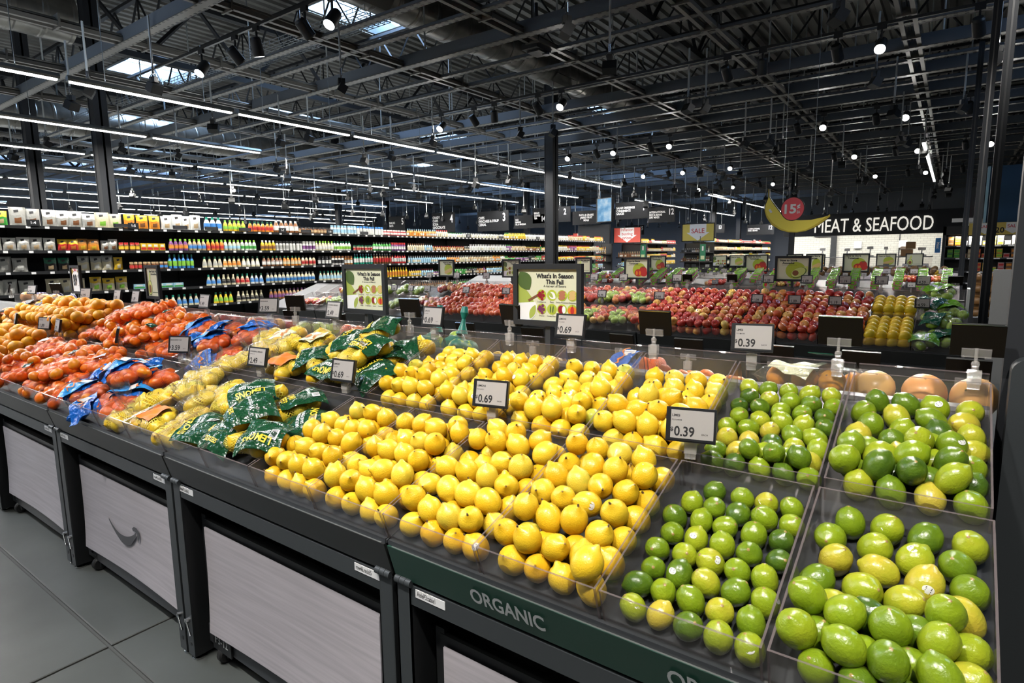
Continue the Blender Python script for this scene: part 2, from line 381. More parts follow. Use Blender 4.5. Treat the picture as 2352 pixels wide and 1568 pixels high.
# girders along x
b = MB(); b.box2((-6, -.09, 5.9), (44, .09, 6.02)); b.box2((-6, -.09, 7.3), (44, .09, 7.42))
x = -6; k = 0
while x < 43:
    za, zb = (5.98, 7.34) if k % 2 == 0 else (7.34, 5.98)
    b.tube([(x, 0, za), (x+1.25, 0, zb)], .05, 4); x += 1.25; k += 1
gm = b.mesh('roof_girder', M['truss'])
for i, y in enumerate((5.0, 14.65, 24.3, 34)): tag(obj('roof_girder', gm, None, (0, y, 0)), 'deep black roof girder truss, %s from the right' % ORD[i], 'girder', 'roof girder trusses')
# blue-grey beams along y with a slotted lower flange
def slotted(x0, d, w, ya, yb, zt):
    b = MB(); b.box2((-w/2, ya, zt-d), (w/2, yb, zt)); y = ya
    b.box2((-w/2-.03, ya, zt-d-.012), (w/2+.03, yb, zt-d), 1)
    while y < yb:
        for sx in (-1, 1): b.box2((sx*(w/2+.012)-.012, y, zt-d-.015), (sx*(w/2+.012)+.012, y+.05, zt-d-.011), 2)
        y += .13
    return b.mesh('ceiling_beam', [M['beam'], M['strut'], M['black']])
bm_ = slotted(0, .2, .1, -5, 34, 5.12); sm_ = slotted(0, .05, .06, -5, 34, 5.0)
CB = []; hrm = MB().tube([(0, 0, 5.1), (0, 0, 7.6)], .016, 5).mesh('hanger_rod', M['rod'])
for i, x in enumerate((-2.2, .6, 4.5, 8.06, 12.6, 14.4, 16.1, 17.9, 19.7, 21.5, 23.3, 25.1, 26.9, 28.7, 30.5, 32.3, 34.2, 36.2, 38.5, 41)):
    CB.append(obj('steel_beam', bm_, None, (x, 0, 0))); tag(CB[-1], 'blue-grey steel ceiling beam with a slotted lower edge, %s from the camera' % ORD[i], 'beam', 'blue-grey ceiling beams')
    for k in range(13): obj('hanger_rod', hrm, [o for o in CB][-1], (.0, -3.5+2.7*k+.4*((i*7) % 5), 0))
for i, x in enumerate((2.4, 6.3, 7.0, 9.0, 9.8, 11.3, 13.5, 15.2, 18.8, 22.4, 26)):
    tag(obj('strut_channel', sm_, None, (x, 0, 0)), 'thin slotted strut channel between the ceiling beams, %s from the camera' % ORD[i], 'strut', 'slotted strut channels')
# tan double rails along x with ties and cable bundles
b = MB()
for dy in (-.09, .09): b.box2((-6, dy-.03, 4.93), (42, dy+.03, 4.99))
x = -6
while x < 30: b.box2((x, -.13, 4.91), (x+.03, .13, 5.1), 1); x += 1.2
for k in range(5): b.tube([(-6+.8*i, .05*(k-2)+.012*math.sin(i*1.7+k), 5.02+.014*(k % 3)+.01*math.sin(i*.9+k*2)) for i in range(56)], .014, 4, 2)
rm = b.mesh('cable_rail', [M['strut'], M['strut'], M['duct']])
for i, y in enumerate((-1.6, .8, 3.25, 5.68, 8.3, 10.8, 13.2, 15.7, 18.3, 21, 24.5, 28)):
    tag(obj('cable_rail', rm, None, (0, y, 0)), 'tan double rail carrying a cable bundle, %s from the right' % ORD[i], 'rail', 'double cable rails')
# ducts: along x, with ring seams
def duct(name, lab, y, z, r, x0, x1):
    b = MB(); prof = []
    n = int((x1-x0)/.45)
    for i in range(n):
        xa = x0+i*(x1-x0)/n
        prof += [(r, xa), (r, xa+.36), (r+.012, xa+.38), (r+.012, xa+.43)]
    b.lathe(prof, 20); vs = [(v[2], v[0], v[1]) for v in b.v]; b.v = vs
    o = b.build(name, M['duct'], None, (0, y, z)); tag(o, lab, 'duct')
    for x in range(int(x0)+2, int(x1), 3): MB().box2((x, -.02, r), (x+.04, .02, 7.5-z)).build('hanger', M['galv'], o)
    for x in range(int(x0)+2, int(x1), 6): MB().box((x+1, -r*.72, -r*.72), (.9, .03, .22), rot=Matrix.Rotation(PI/4, 3, 'X')).build('grille', M['strut'], o)
duct('air_duct', 'long round spiral air duct over the produce islands', 8.1, 5.95, .34, 4.5, 30)
duct('air_duct', 'round spiral air duct at the upper left corner, over the aisle shelves', 13.6, 6.0, .42, -4, 4.8)
duct('air_duct', 'round spiral air duct crossing far over the aisle shelves', 21.5, 5.7, .45, 5, 30)
# wire cable tray
b = MB()
for k in range(9): b.tube([(7.2+.06*abs(k-4) if 0 else 7+.07*k, 8, 5.5), (7+.07*k, 26, 5.5)], .008, 4)
for j in range(120):
    y = 8+j*.15; b.tube([(7, y, 5.62), (7, y, 5.5), (7.56, y, 5.5), (7.56, y, 5.62)], .007, 4)
for x in (7, 7.56):
    for z in (5.56, 5.62): b.tube([(x, 8, z), (x, 26, z)], .008, 4)
tag(b.build('cable_tray', M['galv']), 'silver wire mesh cable tray above the aisle shelves', 'cable tray')
# columns
def column(x, y, lab, z1=7.4, w=.26):
    b = MB(); b.box2((-w/2, -w/2, 0), (w/2, -w/2+.03, z1)); b.box2((-w/2, w/2-.03, 0), (w/2, w/2, z1)); b.box2((-.02, -w/2, 0), (.02, w/2, z1))
    b.box2((-w/2+.01, -w/2+.015, 0), (w/2-.01, w/2-.015, z1))
    c = thing('steel_column', lab, 'column', (x, y, 0)); b.build('shaft', M['col'], c)
    MB().box2((-w/2-.05, -w/2-.05, 0), (w/2+.05, w/2+.05, .02)).build('base_plate', M['col'], c)
column(15.07, 9.55, 'black steel column standing in front of the bottle shelves, behind the larger seasonal sign', w=.29)
column(5.48, 14.65, 'black steel column rising behind the snack bags, second from the left')
column(5.33, 18.3, 'black steel column rising behind the snack bags, leftmost')
column(23.4, 16.2, 'slim black column beyond the shelves, just left of the aisle 14 sign', w=.24)
column(25.2, 27.7, 'distant black column beyond the aisle 4 sign', w=.34)
column(19.6, 25.0, 'distant black column between the aisle 5 and aisle 4 signs')
column(33.9, 10.9, 'black column right of the yellow SALE sign', w=.28)
column(41, 11.5, 'distant thin column, right of the yellow SALE sign')
column(28.6, 5.75, 'black column at the left end of the meat counter, under the banana', w=.2)
# ================================================================ lights one can see
def led_fixture(L):
    t = thing('linear_light', '', 'light')
    b = MB(); b.prism([(-.001-.035, .0), (.035, .0), (.05, .03), (.028, .075), (-.028, .075), (-.05, .03)], -L/2, L/2)
    b.v = [(v[1], v[0], v[2]) for v in b.v]; b.f = [f[::-1] for f in b.f]
    b.build('housing', M['galv'], t)
    MB().box2((-L/2+.03, -.03, -.02), (L/2-.03, .03, 0)).build('diffuser', M['led'], t)
    for x in (-L*.3, L*.3): MB().tube([(x, 0, .07), (x, 0, .96)], .005, 5).build('hanger', M['galv'], t)
    return t
proto = led_fixture(2.38); first = True
for r, (y, x0, x1) in enumerate(LED_ROWS+[(35.4, -4, 30)]):
    x = x0+1.2; k = 0
    while x < x1:
        if (r*3+k) % 9 != 8 or r == 0:
            o = proto if first else copy(proto); first = False
            o.location = (x, y, LED_Z)
            tag(o, ['linear tube light in the nearest lit row, over the bottle shelves', 'linear tube light in the second lit row back', 'linear tube light in the third lit row back',
                    'linear tube light in the fourth lit row back', 'linear tube light in the fifth lit row back', 'linear tube light in the sixth lit row back',
                    'linear tube light in the far rows just above the shelf tops', 'linear tube light in the far rows just above the shelf tops', 'linear tube light in the far rows just above the shelf tops'][r],
                'light', 'tube lights of row %d' % (min(r, 6)+1))
        x += 2.47; k += 1
for x in np.arange(26, 40, 2.47):
    for y, nm in ((8.2, 'nearer'), (11.4, 'farther')):
        tag(copy(proto, None, (float(x), y, LED_Z-.1)), 'linear tube light in the %s short row right of the yellow SALE sign' % nm, 'light', 'short %s tube row' % nm)
for k in range(4):
    o = copy(proto, None, (18.5+k*2.45, .75, 4.05)); tag(o, 'linear tube light in the slanting bar left of the right-hand posts', 'light', 'slanting bar of tubes')
# track spots
def spot_head(lit):
    t = thing('track_spot', '', 'spotlight')
    MB().box2((-.02, -.06, .16), (.02, .06, .22)).build('track_adapter', M['black'], t)
    MB().box2((-.012, -.012, 0), (.012, .012, .17)).build('yoke', M['black'], t)
    h = obj('lamp_head', MB().lathe([(0, -.13), (.06, -.13), (.075, -.1), (.078, .1), (.07, .115)], 18).lathe([(.07, .115), (.066, .09)], 18, 0).mesh('lamp_head', M['black']), t)
    h.location = (0, 0, -.05)
    if lit: obj('lens', MB().lathe([(0, .0), (.068, .0)], 18, c=(0, 0, .1)).mesh('lens', M['lens']), h)
    return t, h
def lamp(loc, aim, watts, ang=58):
    l = bpy.data.lights.new('spot_lamp', 'SPOT'); l.energy = watts; l.color = (1, .96, .9); l.spot_size = math.radians(ang); l.spot_blend = .55; l.shadow_soft_size = .07
    o = bpy.data.objects.new('spot_lamp', l); COL.objects.link(o); o.location = loc
    o.rotation_euler = (Vector(aim)-Vector(loc)).to_track_quat('-Z', 'Y').to_euler()
pl, hl = spot_head(True); pd, hd = spot_head(False)
pl.location = pd.location = (5.04, 1, 4.55)
TRX = [-.55, 5.04, 10.4, 15.95, 21.4, 27.45]; TRY = [-.6, 1.05, 2.65, 6.35, 8.0, 9.5]
isl = {0: 1.3, 1: 2.3, 2: 6.2, 3: 10.3, 4: 14.5, 5: 20}
u1 = u2 = False
for i, x in enumerate(TRX):
    tr = MB().box2((-.018, -3.5, 4.72), (.018, 11, 4.76)).build('light_track', M['black'], None, (x, 0, 0))
    tag(tr, 'black light track carrying spotlights, %s from the camera' % ORD[i], 'track', 'spotlight tracks')
    for j, y in enumerate(TRY):
        loc = Vector((x, y, 4.5)); aim = Vector((isl[i] if i else 1.35, y*.9+.2, .95))
        if (i, j) == (1, 0): aim = Vector((9.4, -.34, 1))
        elif i in (1, 2) and j % 2 == 0: aim = Vector((x+.9, y+.3, 1))
        o = pl if not u1 else copy(pl); u1 = True
        o.location = loc
        h = [c for c in CH[o.name] if c.name.startswith('lamp_head')][0]
        h.rotation_euler = (Vector(aim)-loc).to_track_quat('Z', 'Y').to_euler()
        tag(o, ['bright spotlight on the track nearest the camera', 'bright spotlight on the track over the first two islands', 'bright spotlight on the second track back',
                'bright spotlight on the third track back', 'bright spotlight on the fourth track back', 'bright spotlight on the farthest track'][i], 'spotlight', 'lit spotlights of track %d' % (i+1))
        if i < 5: lamp(loc+(aim-loc).normalized()*.16, aim, [340, 350, 380, 400, 420][i])
        if i and j < 5:
            o = pd if not u2 else copy(pd); u2 = True
            o.location = (x, y+.55, 4.5)
            h = [c for c in CH[o.name] if c.name.startswith('lamp_head')][0]; h.rotation_euler = (Vector((x+3, y, 1))-o.location).to_track_quat('Z', 'Y').to_euler()
            tag(o, 'black spotlight head turned away from the camera, on the %s track' % ['', 'nearest visible', 'second', 'third', 'fourth', 'farthest'][i], 'spotlight', 'turned-away spotlights of track %d' % (i+1))
# hanging sensor cameras on thin rods
def sensor():
    t = thing('ceiling_camera', '', 'camera')
    MB().tube([(0, 0, .3), (0, 0, 1.0)], .016, 6).build('rod', M['rod'], t)
    MB().tube([(0, 0, .3), (0, 0, .2)], .02, 8).build('coupling', M['chrome'], t)
    b = MB(); b.tube([(0, 0, .22), (.05, 0, .17), (.03, 0, .1)], .006, 5).tube([(0, 0, .22), (-.05, 0, .16), (-.03, 0, .1)], .006, 5); b.box((0, 0, .12), (.07, .1, .08)); b.build('bracket', M['black'], t)
    MB().box((0, 0, 0), (.19, .12, .13), rot=Matrix.Rotation(.5, 3, 'X')).build('camera_box', M['black'], t)
    return t
sp = sensor(); used = False
def put_sensor(p, s, rz, lab, grp):
    global used
    o = sp if not used else copy(sp); used = True
    o.location = p; o.rotation_euler = (0, 0, rz); o.scale = (s, s, 1); tag(o, lab, 'camera', grp)
near = [(1302, 72, .75), (1400, 155, 2.0), (785, 206, 1.1), (1620, 250, .6), (1580, 250, 1.0), (205, 212, 1.2), (165, 243, .5), (280, 345, 1.5), (490, 295, 2.4), (1195, 310, .8),
        (1768, 327, .7), (2010, 190, .5), (1780, 352, .4), (2262, 345, .4), (1925, 40, .6), (1860, 385, .7), (2052, 262, .9), (2212, 250, .4), (710, 318, .4), (355, 203, .3), (645, 328, .4),
        (2290, 135, .2), (1270, 305, .9), (1145, 405, .5), (900, 362, .3), (420, 412, .8), (300, 392, .5), (410, 358, 1.2), (1710, 332, .8), (2085, 330, .4), (30, 360, .5), (108, 332, 1.5)]
for i, (px, py, rz) in enumerate(near):
    z = 4.05
    p = place(px, py, z); zone = '%s %s' % ('upper' if py < 260 else 'lower', 'left' if px < 620 else ('middle' if px < 1450 else 'right'))
    put_sensor(p, 1.0, rz, 'black camera box hanging on a rod, one of the larger ones at the %s' % zone, 'larger hanging cameras, %s' % zone)
rr = random.Random(5)
for x in np.arange(9.5, 44, 2.15):
    for y in np.arange(.9, 34, 2.1):
        xx, yy = x+rr.uniform(-.7, .7), y+rr.uniform(-.7, .7)
        if yy > xx*3.6+2 or (xx < 15 and yy < 9) or xx*xx+yy*yy > 46**2: continue
        put_sensor((xx, yy, 3.85+rr.uniform(-.6, .3)), .9, rr.uniform(0, 3), 'small black camera box on a thin rod, above %s' % (zn := ('the shelf aisles' if yy > 9.5 else ('the nearer islands' if xx < 20 else 'the meat counter end'))), 'far hanging cameras above '+zn)
# a projector-like heater unit under a duct
t = thing('ceiling_projector', 'black rounded unit with a lens hung under the long duct', 'projector', place(1232, 112, 4.9))
b = MB(); b.box((0, 0, 0), (.42, .3, .09)); b.box((.05, 0, -.05), (.3, .24, .04)); b.build('body', M['black'], t)
MB().lathe([(0, -.02), (.06, -.02), (.06, .02)], 14, c=(.15, -.09, -.06)).build('lens', M['bezel'], t)
MB().tube([(0, 0, .04), (0, 0, .7)], .03, 8).build('mount_pole', M['dark'], t)
# ================================================================ produce islands: tables, bins
PITCH_U = 1.2140; YU0 = -.103; KP = PITCH_U/4
ISX = [.962, 5.122, 9.29, 13.46]                 # x of the front lip of each island
SLOPE = math.atan(.328); VD = Vector((math.cos(SLOPE), 0, math.sin(SLOPE))); ND = Vector((-math.sin(SLOPE), 0, math.cos(SLOPE)))
def arrow_logo(w):                               # a curved stroke rising to a hooked tip
    b = MB(); n = 22; up = []; lo = []
    for i in range(n):
        t = i/(n-1); x = -w/2+w*.9*t; y = -.30*w*(1-(2*t-1)**2)*.62
        th = .012*w/.3+.034*w/.3*math.sin(PI*min(1, t*.95))**1.3*(.25+t)
        up.append((x, y+th*.35, 0)); lo.append((x, y-th*.65, 0))
    b.add(up+lo, [(i, i+1, n+i+1, n+i) for i in range(n-1)])
    pts = [(.30, .035), (.36, .062), (.44, .06), (.475, .03), (.47, -.03), (.44, -.12)]; th = [.02, .034, .036, .034, .03, .004]; v = []
    for i, (x, y) in enumerate(pts):
        p = pts[max(0, i-1)]; q = pts[min(len(pts)-1, i+1)]; d = Vector((q[0]-p[0], q[1]-p[1])).normalized()
        v += [((x-d.y*th[i])*w, (y+d.x*th[i])*w, 0), ((x+d.y*th[i])*w, (y-d.x*th[i])*w, 0)]
    b.add(v, [(2*i, 2*i+1, 2*i+3, 2*i+2) for i in range(len(pts)-1)])
    return b
def caster():
    b = MB(); b.lathe([(0, -.016), (.028, -.016), (.034, -.01), (.034, .01), (.028, .016), (0, .016)], 16)
    b.v = [(v[0], v[2], v[1]) for v in b.v]
    b2 = MB(); b2.add([(-.02, -.022, .06), (.03, -.022, .06), (.012, -.022, -.012), (-.008, -.022, -.012)], [(0, 1, 2, 3)])
    for sy in (-.022, .022): b2.box((.006, sy, .024), (.026, .003, .075))
    b2.box((.006, 0, .062), (.06, .06, .004)); b2.tube([(0, -.026, 0), (0, .026, 0)], .007, 8)
    return b, b2
def make_table(face, full=True):
    W_ = PITCH_U; t = thing('produce_table', '', 'table')
    b = MB(); b.prism([(0, .829), (.026, .737), (.036, .737), (.012, .829)], .006, W_-.006)
    b.box2((.002, .02, .826), (.006, W_-.02, .8295), 1)
    b.build('front_panel', [face, M['trim']], t)
    b = MB(); b.prism([(.008, .838), (.008, .83), (.93, 1.128), (.93, 1.14)], .002, W_-.002); b.prism([(.006, .842), (.006, .829), (.022, .829), (.022, .842)], .006, W_-.006, 0)
    for i in range(7):
        for j in range(22):
            if .05 < j/22: b.add([Vector((.03, W_*(j+.5)/22, .849))+VD*(.06+.12*i+dx)+Vector((0, dy, 0)) for dx, dy in ((0, 0), (.02, 0), (.02, .006), (0, .006))], [(0, 1, 2, 3)], 1)
    b.build('tray_deck', [M['dark'], M['black']], t)
    if not full: 
        MB().box2((.03, .01, .05), (.08, W_-.01, .735)).build('rail', M['frame'], t); return t
    MB().box2((.027, .058, .674), (.06, W_-.058, .727)).build('rail', M['frame'], t)
    for y in (.008, W_-.058):
        l = MB().box2((.025, y, .02), (.03, y+.05, .727)).box2((.025, y, .02), (.27, y+.004, .727), 1).box2((.025, y+.046, .02), (.27, y+.05, .727), 1).build('leg', [M['frame'], M['black']], t)
        b = MB().lathe([(0, .0), (.026, .0), (.028, .008), (.012, .014), (.01, .03), (0, .03)], 16, c=(.055, y+.025, 0)); b.build('leveling_foot', M['chrome'], l)
        b = MB()
        for z in (.07, .11): b.tube([(.0262, y+.025, z), (.0235, y+.025, z)], .009, 10)
        b.build('bolt_hole', M['black'], l)
        b = MB().tube([(.012, y+.025, .17), (.03, y+.025, .17)], .011, 10).tube([(.014, y+.025, .17), (.008, y-.012, .125)], .004, 6); b.build('latch', M['chrome'], l)
    for y in (.01, W_-.066):
        b = MB()
        for i in range(3): b.tube([(.024, y+.0005+i*.0187, .733), (.024, y+.018+i*.0187, .733)], .0105, 12)
        b.build('hinge', M['frame'], t)
    # hung wood-print panel, bowed a little at its lower edge
    f = lambda u, v: Vector((.068+.012*math.sin(u*PI)*(1-v)-.012*(1-v)**3, .118+.97*u, .135+.425*v))
    b = MB().grid(f, 14, 8); b.grid(lambda u, v: f(1-u, v)+Vector((.004, 0, 0)), 14, 8); b.build('wood_panel', M['wood'], t)
    b = MB().box2((.078, .105, .545), (.11, W_-.105, .585)).box2((.08, .09, .1), (.1, .12, .6)).box2((.08, W_-.12, .1), (.1, W_-.09, .6)); b.build('panel_frame', M['black'], t)
    MB().box2((.085, .06, .06), (.12, W_-.06, .135)).build('kick_rail', M['dark'], t)
    MB().box2((.29, .01, .03), (.3, W_-.01, .8)).build('back_panel', M['black'], t)
    cb, cb2 = caster()
    for y in (.15, W_-.15):
        c = obj('caster', cb2.mesh('caster', M['chrome']), t, (.1, y, .034)); obj('wheel', cb.mesh('wheel', M['rubber']), c)
    return t
tabD = make_table(M['facep']); tabG = make_table(M['greenp']); tabS = make_table(M['facep'], False)
names = ['near end under limes and lemons', 'second from right, under lemons and green bags', 'third from right, under yellow and blue bags', 'fourth, under the red-net mandarins',
         'fifth, under the oranges', 'sixth, beyond the oranges', 'seventh, far end']
def mini_label(parent, y, txt, code=True):
    l = MB().box2((.0255, y-.05, .7), (.0275, y+.05, .722)).build('shelf_label', M['white'], parent)
    letters(txt, .0185, M['ink'], l, (.0252, y+.012, .711), FACE_ME, bold=.012, sx=.62)
for u in range(7):
    t = tabG if u == 0 else (tabD if u == 1 else copy(tabD)); t.location = (ISX[0], YU0+u*PITCH_U, 0)
    tag(t, ('dark green fronted organic produce table under the limes' if u == 0 else 'black produce table, grey wood panel, %s' % names[u]), 'table', 'produce tables of the near island')
TABS = {}
for u, t in enumerate([o for o in COL.objects if o.get('category') == 'table' and o.location.x < 1.5 and o.name.startswith('produce_table') and o.get('label')]): TABS[round((t.location.y-YU0)/PITCH_U)] = t
for y, in ((.839,), (.369,), (-.05,)):
    letters('ORGANIC', .056, M['silverink'], TABS[0], (.0085, y-.103-YU0, .783), frame_rot((0, -1, 0), (-1, 0, -.28)), bold=.022, sx=.8)
mini_label(TABS[0], .985-YU0, 'AisleP3.table1'); mini_label(TABS[1], 1.22-YU0-PITCH_U, 'row46.rack65'); mini_label(TABS[1], 2.218-YU0-PITCH_U, 'AisleP3.table2')
mini_label(TABS[2], 2.43-YU0-2*PITCH_U, 'row46.rack66'); mini_label(TABS[2], 3.43-YU0-2*PITCH_U, 'AisleP3.table3'); mini_label(TABS[3], 3.65-YU0-3*PITCH_U, 'row46.rack67')
arrow_logo(.32).build('curved_arrow_mark', M['greyink'], [c for c in CH[TABS[2].name] if c.name.startswith('wood_panel')][0], (.066, .62, .36), FACE_ME)
sg = MB().box2((.076, .98, .055), (.082, 1.11, .135)).build('number_plate', M['black'], TABS[1])
letters('P3-12', .05, M['silverink'], sg, (.0745, 1.045, .1), FACE_ME, bold=.01, sx=.8)
for n, x in enumerate(ISX[1:]):
    for u in range(7):
        t = tabS if (n == 0 and u == 0) else copy(tabS)
        t.location = (x, YU0+u*PITCH_U, 0); tag(t, 'black fronted produce table of the %s island, %s from the right end' % (['second', 'third', 'fourth'][n], ORD[u]), 'table', 'produce tables of island %d' % (n+2))
# slim dark spine and the other half of each island
for n, x in enumerate(ISX):
    b = MB(); L = PITCH_U*7
    b.prism([(.925, .1), (.925, 1.135), (.935, 1.15), (.985, 1.15), (.995, 1.135), (.995, .1)], YU0, YU0+L)
    tag(b.build('island_spine', M['dark'], None, (x, 0, 0)), 'dark spine down the middle of the %s produce island' % ['near', 'second', 'third', 'fourth'][n], 'spine')
    b = MB(); b.prism([(1.0, 1.128), (1.0, 1.14), (1.92, .838), (1.92, .73), (1.9, .73), (1.9, .828)], YU0, YU0+L)
    b.box2((1.86, YU0, .05), (1.9, YU0+L, .73))
    tag(b.build('back_table', M['facep'], None, (x, 0, 0)), 'far-side sloping table top of the %s produce island' % ['near', 'second', 'third', 'fourth'][n], 'table')
# ---- acrylic bins
T_ = .004
def bin_mesh(w, D, hf, hb, zsh=0):
    """parts of a bin in slope space: u along y (width), v up the slope, n off it"""
    P = lambda y, v, n: VD*v+ND*n+Vector((0, y, 0))
    def slab(c8, mats): return c8
    def sheet(pts, nrm):
        b = MB(); q = [Vector(p) for p in pts]; o = Vector(nrm)*T_
        b.add(q+[p+o for p in q], [(0, 1, 2, 3), (7, 6, 5, 4), (0, 4, 5, 1), (3, 2, 6, 7), (1, 5, 6, 2), (0, 3, 7, 4)])
        b.mi[-3] = 1                                   # the top edge
        for i in (-2, -1): b.mi[i] = 1
        return b
    a, e = .004, w-.004
    fr = sheet([P(a, 0, 0), P(e, 0, 0), P(e, 0, hf), P(a, 0, hf)], VD)
    bk = sheet([P(a, D, 0), P(e, D, 0), P(e, D, hb), P(a, D, hb)], -VD)
    s1 = sheet([P(a, 0, 0), P(a, D, 0), P(a, D, hb), P(a, 0, hf)], (0, 1, 0))
    s2 = sheet([P(e, 0, 0), P(e, D, 0), P(e, D, hb), P(e, 0, hf)], (0, -1, 0))
    return [('front_panel', fr), ('back_panel', bk), ('side_panel', s1), ('side_panel', s2)]
for bs in ():
    pass
LOWP = Vector((.016, 0, .838)); UPP = Vector((.493, 0, .992))
LOW = dict(P=LOWP, D=.447, hf=.083, hb=.08); UPR = dict(P=UPP, D=.449, hf=.066, hb=.1)
def make_bin(w, spec):
    t = thing('acrylic_bin', '', 'bin')
    for nm, b in bin_mesh(w, spec['D'], spec['hf'], spec['hb']): b.build(nm, [M['acr'], M['rim']], t)
    return t
BP = {}
def put_bin(isl, k, tier, span=1, lab='', grp=''):
    spec = LOW if tier == 0 else UPR; key = (tier, span)
    if key not in BP: BP[key] = o = make_bin(KP*span, spec)
    else: o = copy(BP[key])
    o.location = spec['P']+Vector((ISX[isl], YU0+KP*k, 0)); tag(o, lab, 'bin', grp); return o
goods0 = {0: 'limes, at the near end', 1: 'limes, beside the lemons', 2: 'lemons, beside the limes', 3: 'lemons, second from the limes', 4: 'lemons, third from the limes', 5: 'lemons, beside the green lemon bags',
          6: 'green lemon bags, beside the loose lemons', 7: 'green lemon bags, beside the yellow bags', 8: 'yellow bags, beside the green bags', 9: 'yellow bags, beside the blue bags', 10: 'blue bags, beside the yellow bags', 11: 'blue bags, beside the mandarins'}
for k in range(20):
    for tier in (0, 1):
        g = goods0.get(k) or ('red-net mandarins, %s from the right end' % ORD[k] if k < 16 else 'oranges, %s from the right end' % ORD[k])
        put_bin(0, k, tier, 1, 'clear acrylic bin in the %s row, holding %s' % (('front', 'rear')[tier], g), 'acrylic bins of the near island')
for k in range(26):
    for tier in (0, 1):
        put_bin(1, k, tier, 1, 'clear acrylic bin in the %s row of the second island, %s from the right end' % (('front', 'rear')[tier], ORD[k]), 'acrylic bins of the second island')
for n in (2, 3):
    for k in range(0, 24, 2): put_bin(n, k, 1, 2, 'clear acrylic rear bin on the %s island, %s from the right end' % (('third', 'fourth')[n-2], ORD[k//2]), 'acrylic bins of island %d' % (n+1))
# back halves: upright clear guards along the spine
def guard():
    t = thing('acrylic_guard', '', 'guard')
    for nm, b in bin_mesh(KP, .2, .1, .09): pass
    b = MB(); b.box2((0, .004, 0), (T_, KP-.004, .095)); b.box2((0, .004, .095), (T_, KP-.004, .098), 1); b.build('panel', [M['acr'], M['rim']], t)
    b = MB(); b.add([(0, .004, 0), (.26, .004, -.085), (.26, .004, 0.01), (0, .004, .096)], [(0, 1, 2, 3)]); b.add([(0, .008, 0), (.26, .008, -.085), (.26, .008, 0.01), (0, .008, .096)], [(3, 2, 1, 0)]); b.build('side_panel', [M['acr']], t)
    return t
gp = guard(); first = True
for isl_ in (0, 1):
    for k in range(26 if isl_ == 0 else 24):
        o = gp if first else copy(gp); first = False
        o.location = (ISX[isl_]+1.0, YU0+KP*k, 1.135); tag(o, 'clear acrylic guard behind the spine of the %s island, %s from the right end' % (('near', 'second')[isl_], ORD[k]), 'guard', 'far-side guards of island %d' % (isl_+1))
# end panel of the near island with a rounded corner
b = MB(); pr = [(-.137, .05), (-.137, 1.25)]+[(-.137-.035*(1-math.cos(PI/2*k/6)), 1.25+.035*math.sin(PI/2*k/6)) for k in range(7)]+[(-.7, 1.285), (-.7, .05)]
b.prism(pr, 1.9, 1.96); b.v = [(v[1], v[0], v[2]) for v in b.v]
tag(b.build('rounded_end_board', M['frame']), 'dark grey end board with a rounded corner at the right of the lime bins', 'end board')
# ================================================================ loose fruit
def fruit_mesh(name, kind, seed, m, nl=14, nn=18):
    g = np.random.default_rng(seed); ph = g.uniform(0, 6.28, 6)
    R = dict(lemon=.031, lime=.0255, orange=.041, mandarin=.031, grapefruit=.056, biglime=.0295, apple=.037, mango=.036, kiwi=.034)[kind]*g.uniform(.94, 1.06)
    el = dict(lemon=1.14, lime=g.uniform(1.04, 1.25), biglime=g.uniform(1.15, 1.4), orange=1.0, mandarin=.84, grapefruit=.93, apple=.9, mango=1.22, kiwi=1.1)[kind]*g.uniform(.95, 1.06)
    nip = dict(lemon=.22, lime=.06, biglime=.07).get(kind, 0)*g.uniform(.5, 1.3); dim = dict(apple=.3, mandarin=.1, orange=.04, grapefruit=.04).get(kind, 0)
    def fn(u, v):
        th = v*PI; w = 2*PI*u; d = th                      # d: angle from the +z tip
        k = 1+.02*math.sin(2*w+ph[0])*math.sin(th)+.025*math.sin(w+3*th+ph[1])*math.sin(th)+.012*math.sin(5*w+ph[2])*math.sin(th)
        r = R*math.sin(th)*k; z = R*el*math.cos(th)
        if nip:
            z += R*nip*math.exp(-(d/.3)**2); r *= 1-.3*math.exp(-((d-.36)/.22)**2)
            z -= R*nip*.25*math.exp(-((PI-d)/.35)**2)
        if dim:
            z -= R*dim*math.exp(-(d/.42)**2); z += R*dim*.8*math.exp(-((PI-d)/.4)**2)
        if kind == 'apple': r *= 1+.07*math.sin(min(1.7, d*1.1)); 
        if kind == 'mandarin': z += R*.1*math.exp(-((PI-d)/.25)**2)*0; r *= 1+.012*math.cos(9*w)*math.sin(th)
        if kind == 'mango': return Vector((r*1.08+R*.14*math.sin(th*1.2), r*.85, z))
        return Vector((r*math.cos(w), r*math.sin(w), z)) if kind != 'x' else None
    if kind == 'mango':
        def fn(u, v):
            th = v*PI; w = 2*PI*u; r = R*math.sin(th)**.9
            return Vector((r*math.cos(w)*1.06+R*.16*math.cos(th*2), r*math.sin(w)*.82, R*el*math.cos(th)+R*.08*math.cos(w)*math.sin(th)))
    b = MB().grid(fn, nn, nl, wrap=True)
    if kind in ('apple',): b.tube([(0, 0, R*(el-.34)), (.004, .002, R*(el-.02))], .0016, 5, 1)
    if kind == 'lemon' and seed % 3 == 0: b.tube([(0, 0, R*(el+nip)-.001), (.001, .002, R*(el+nip)+.003)], .0022, 6, 1)
    me = b.mesh(name, [m, M['stalk']]); me['r'] = R
    return me
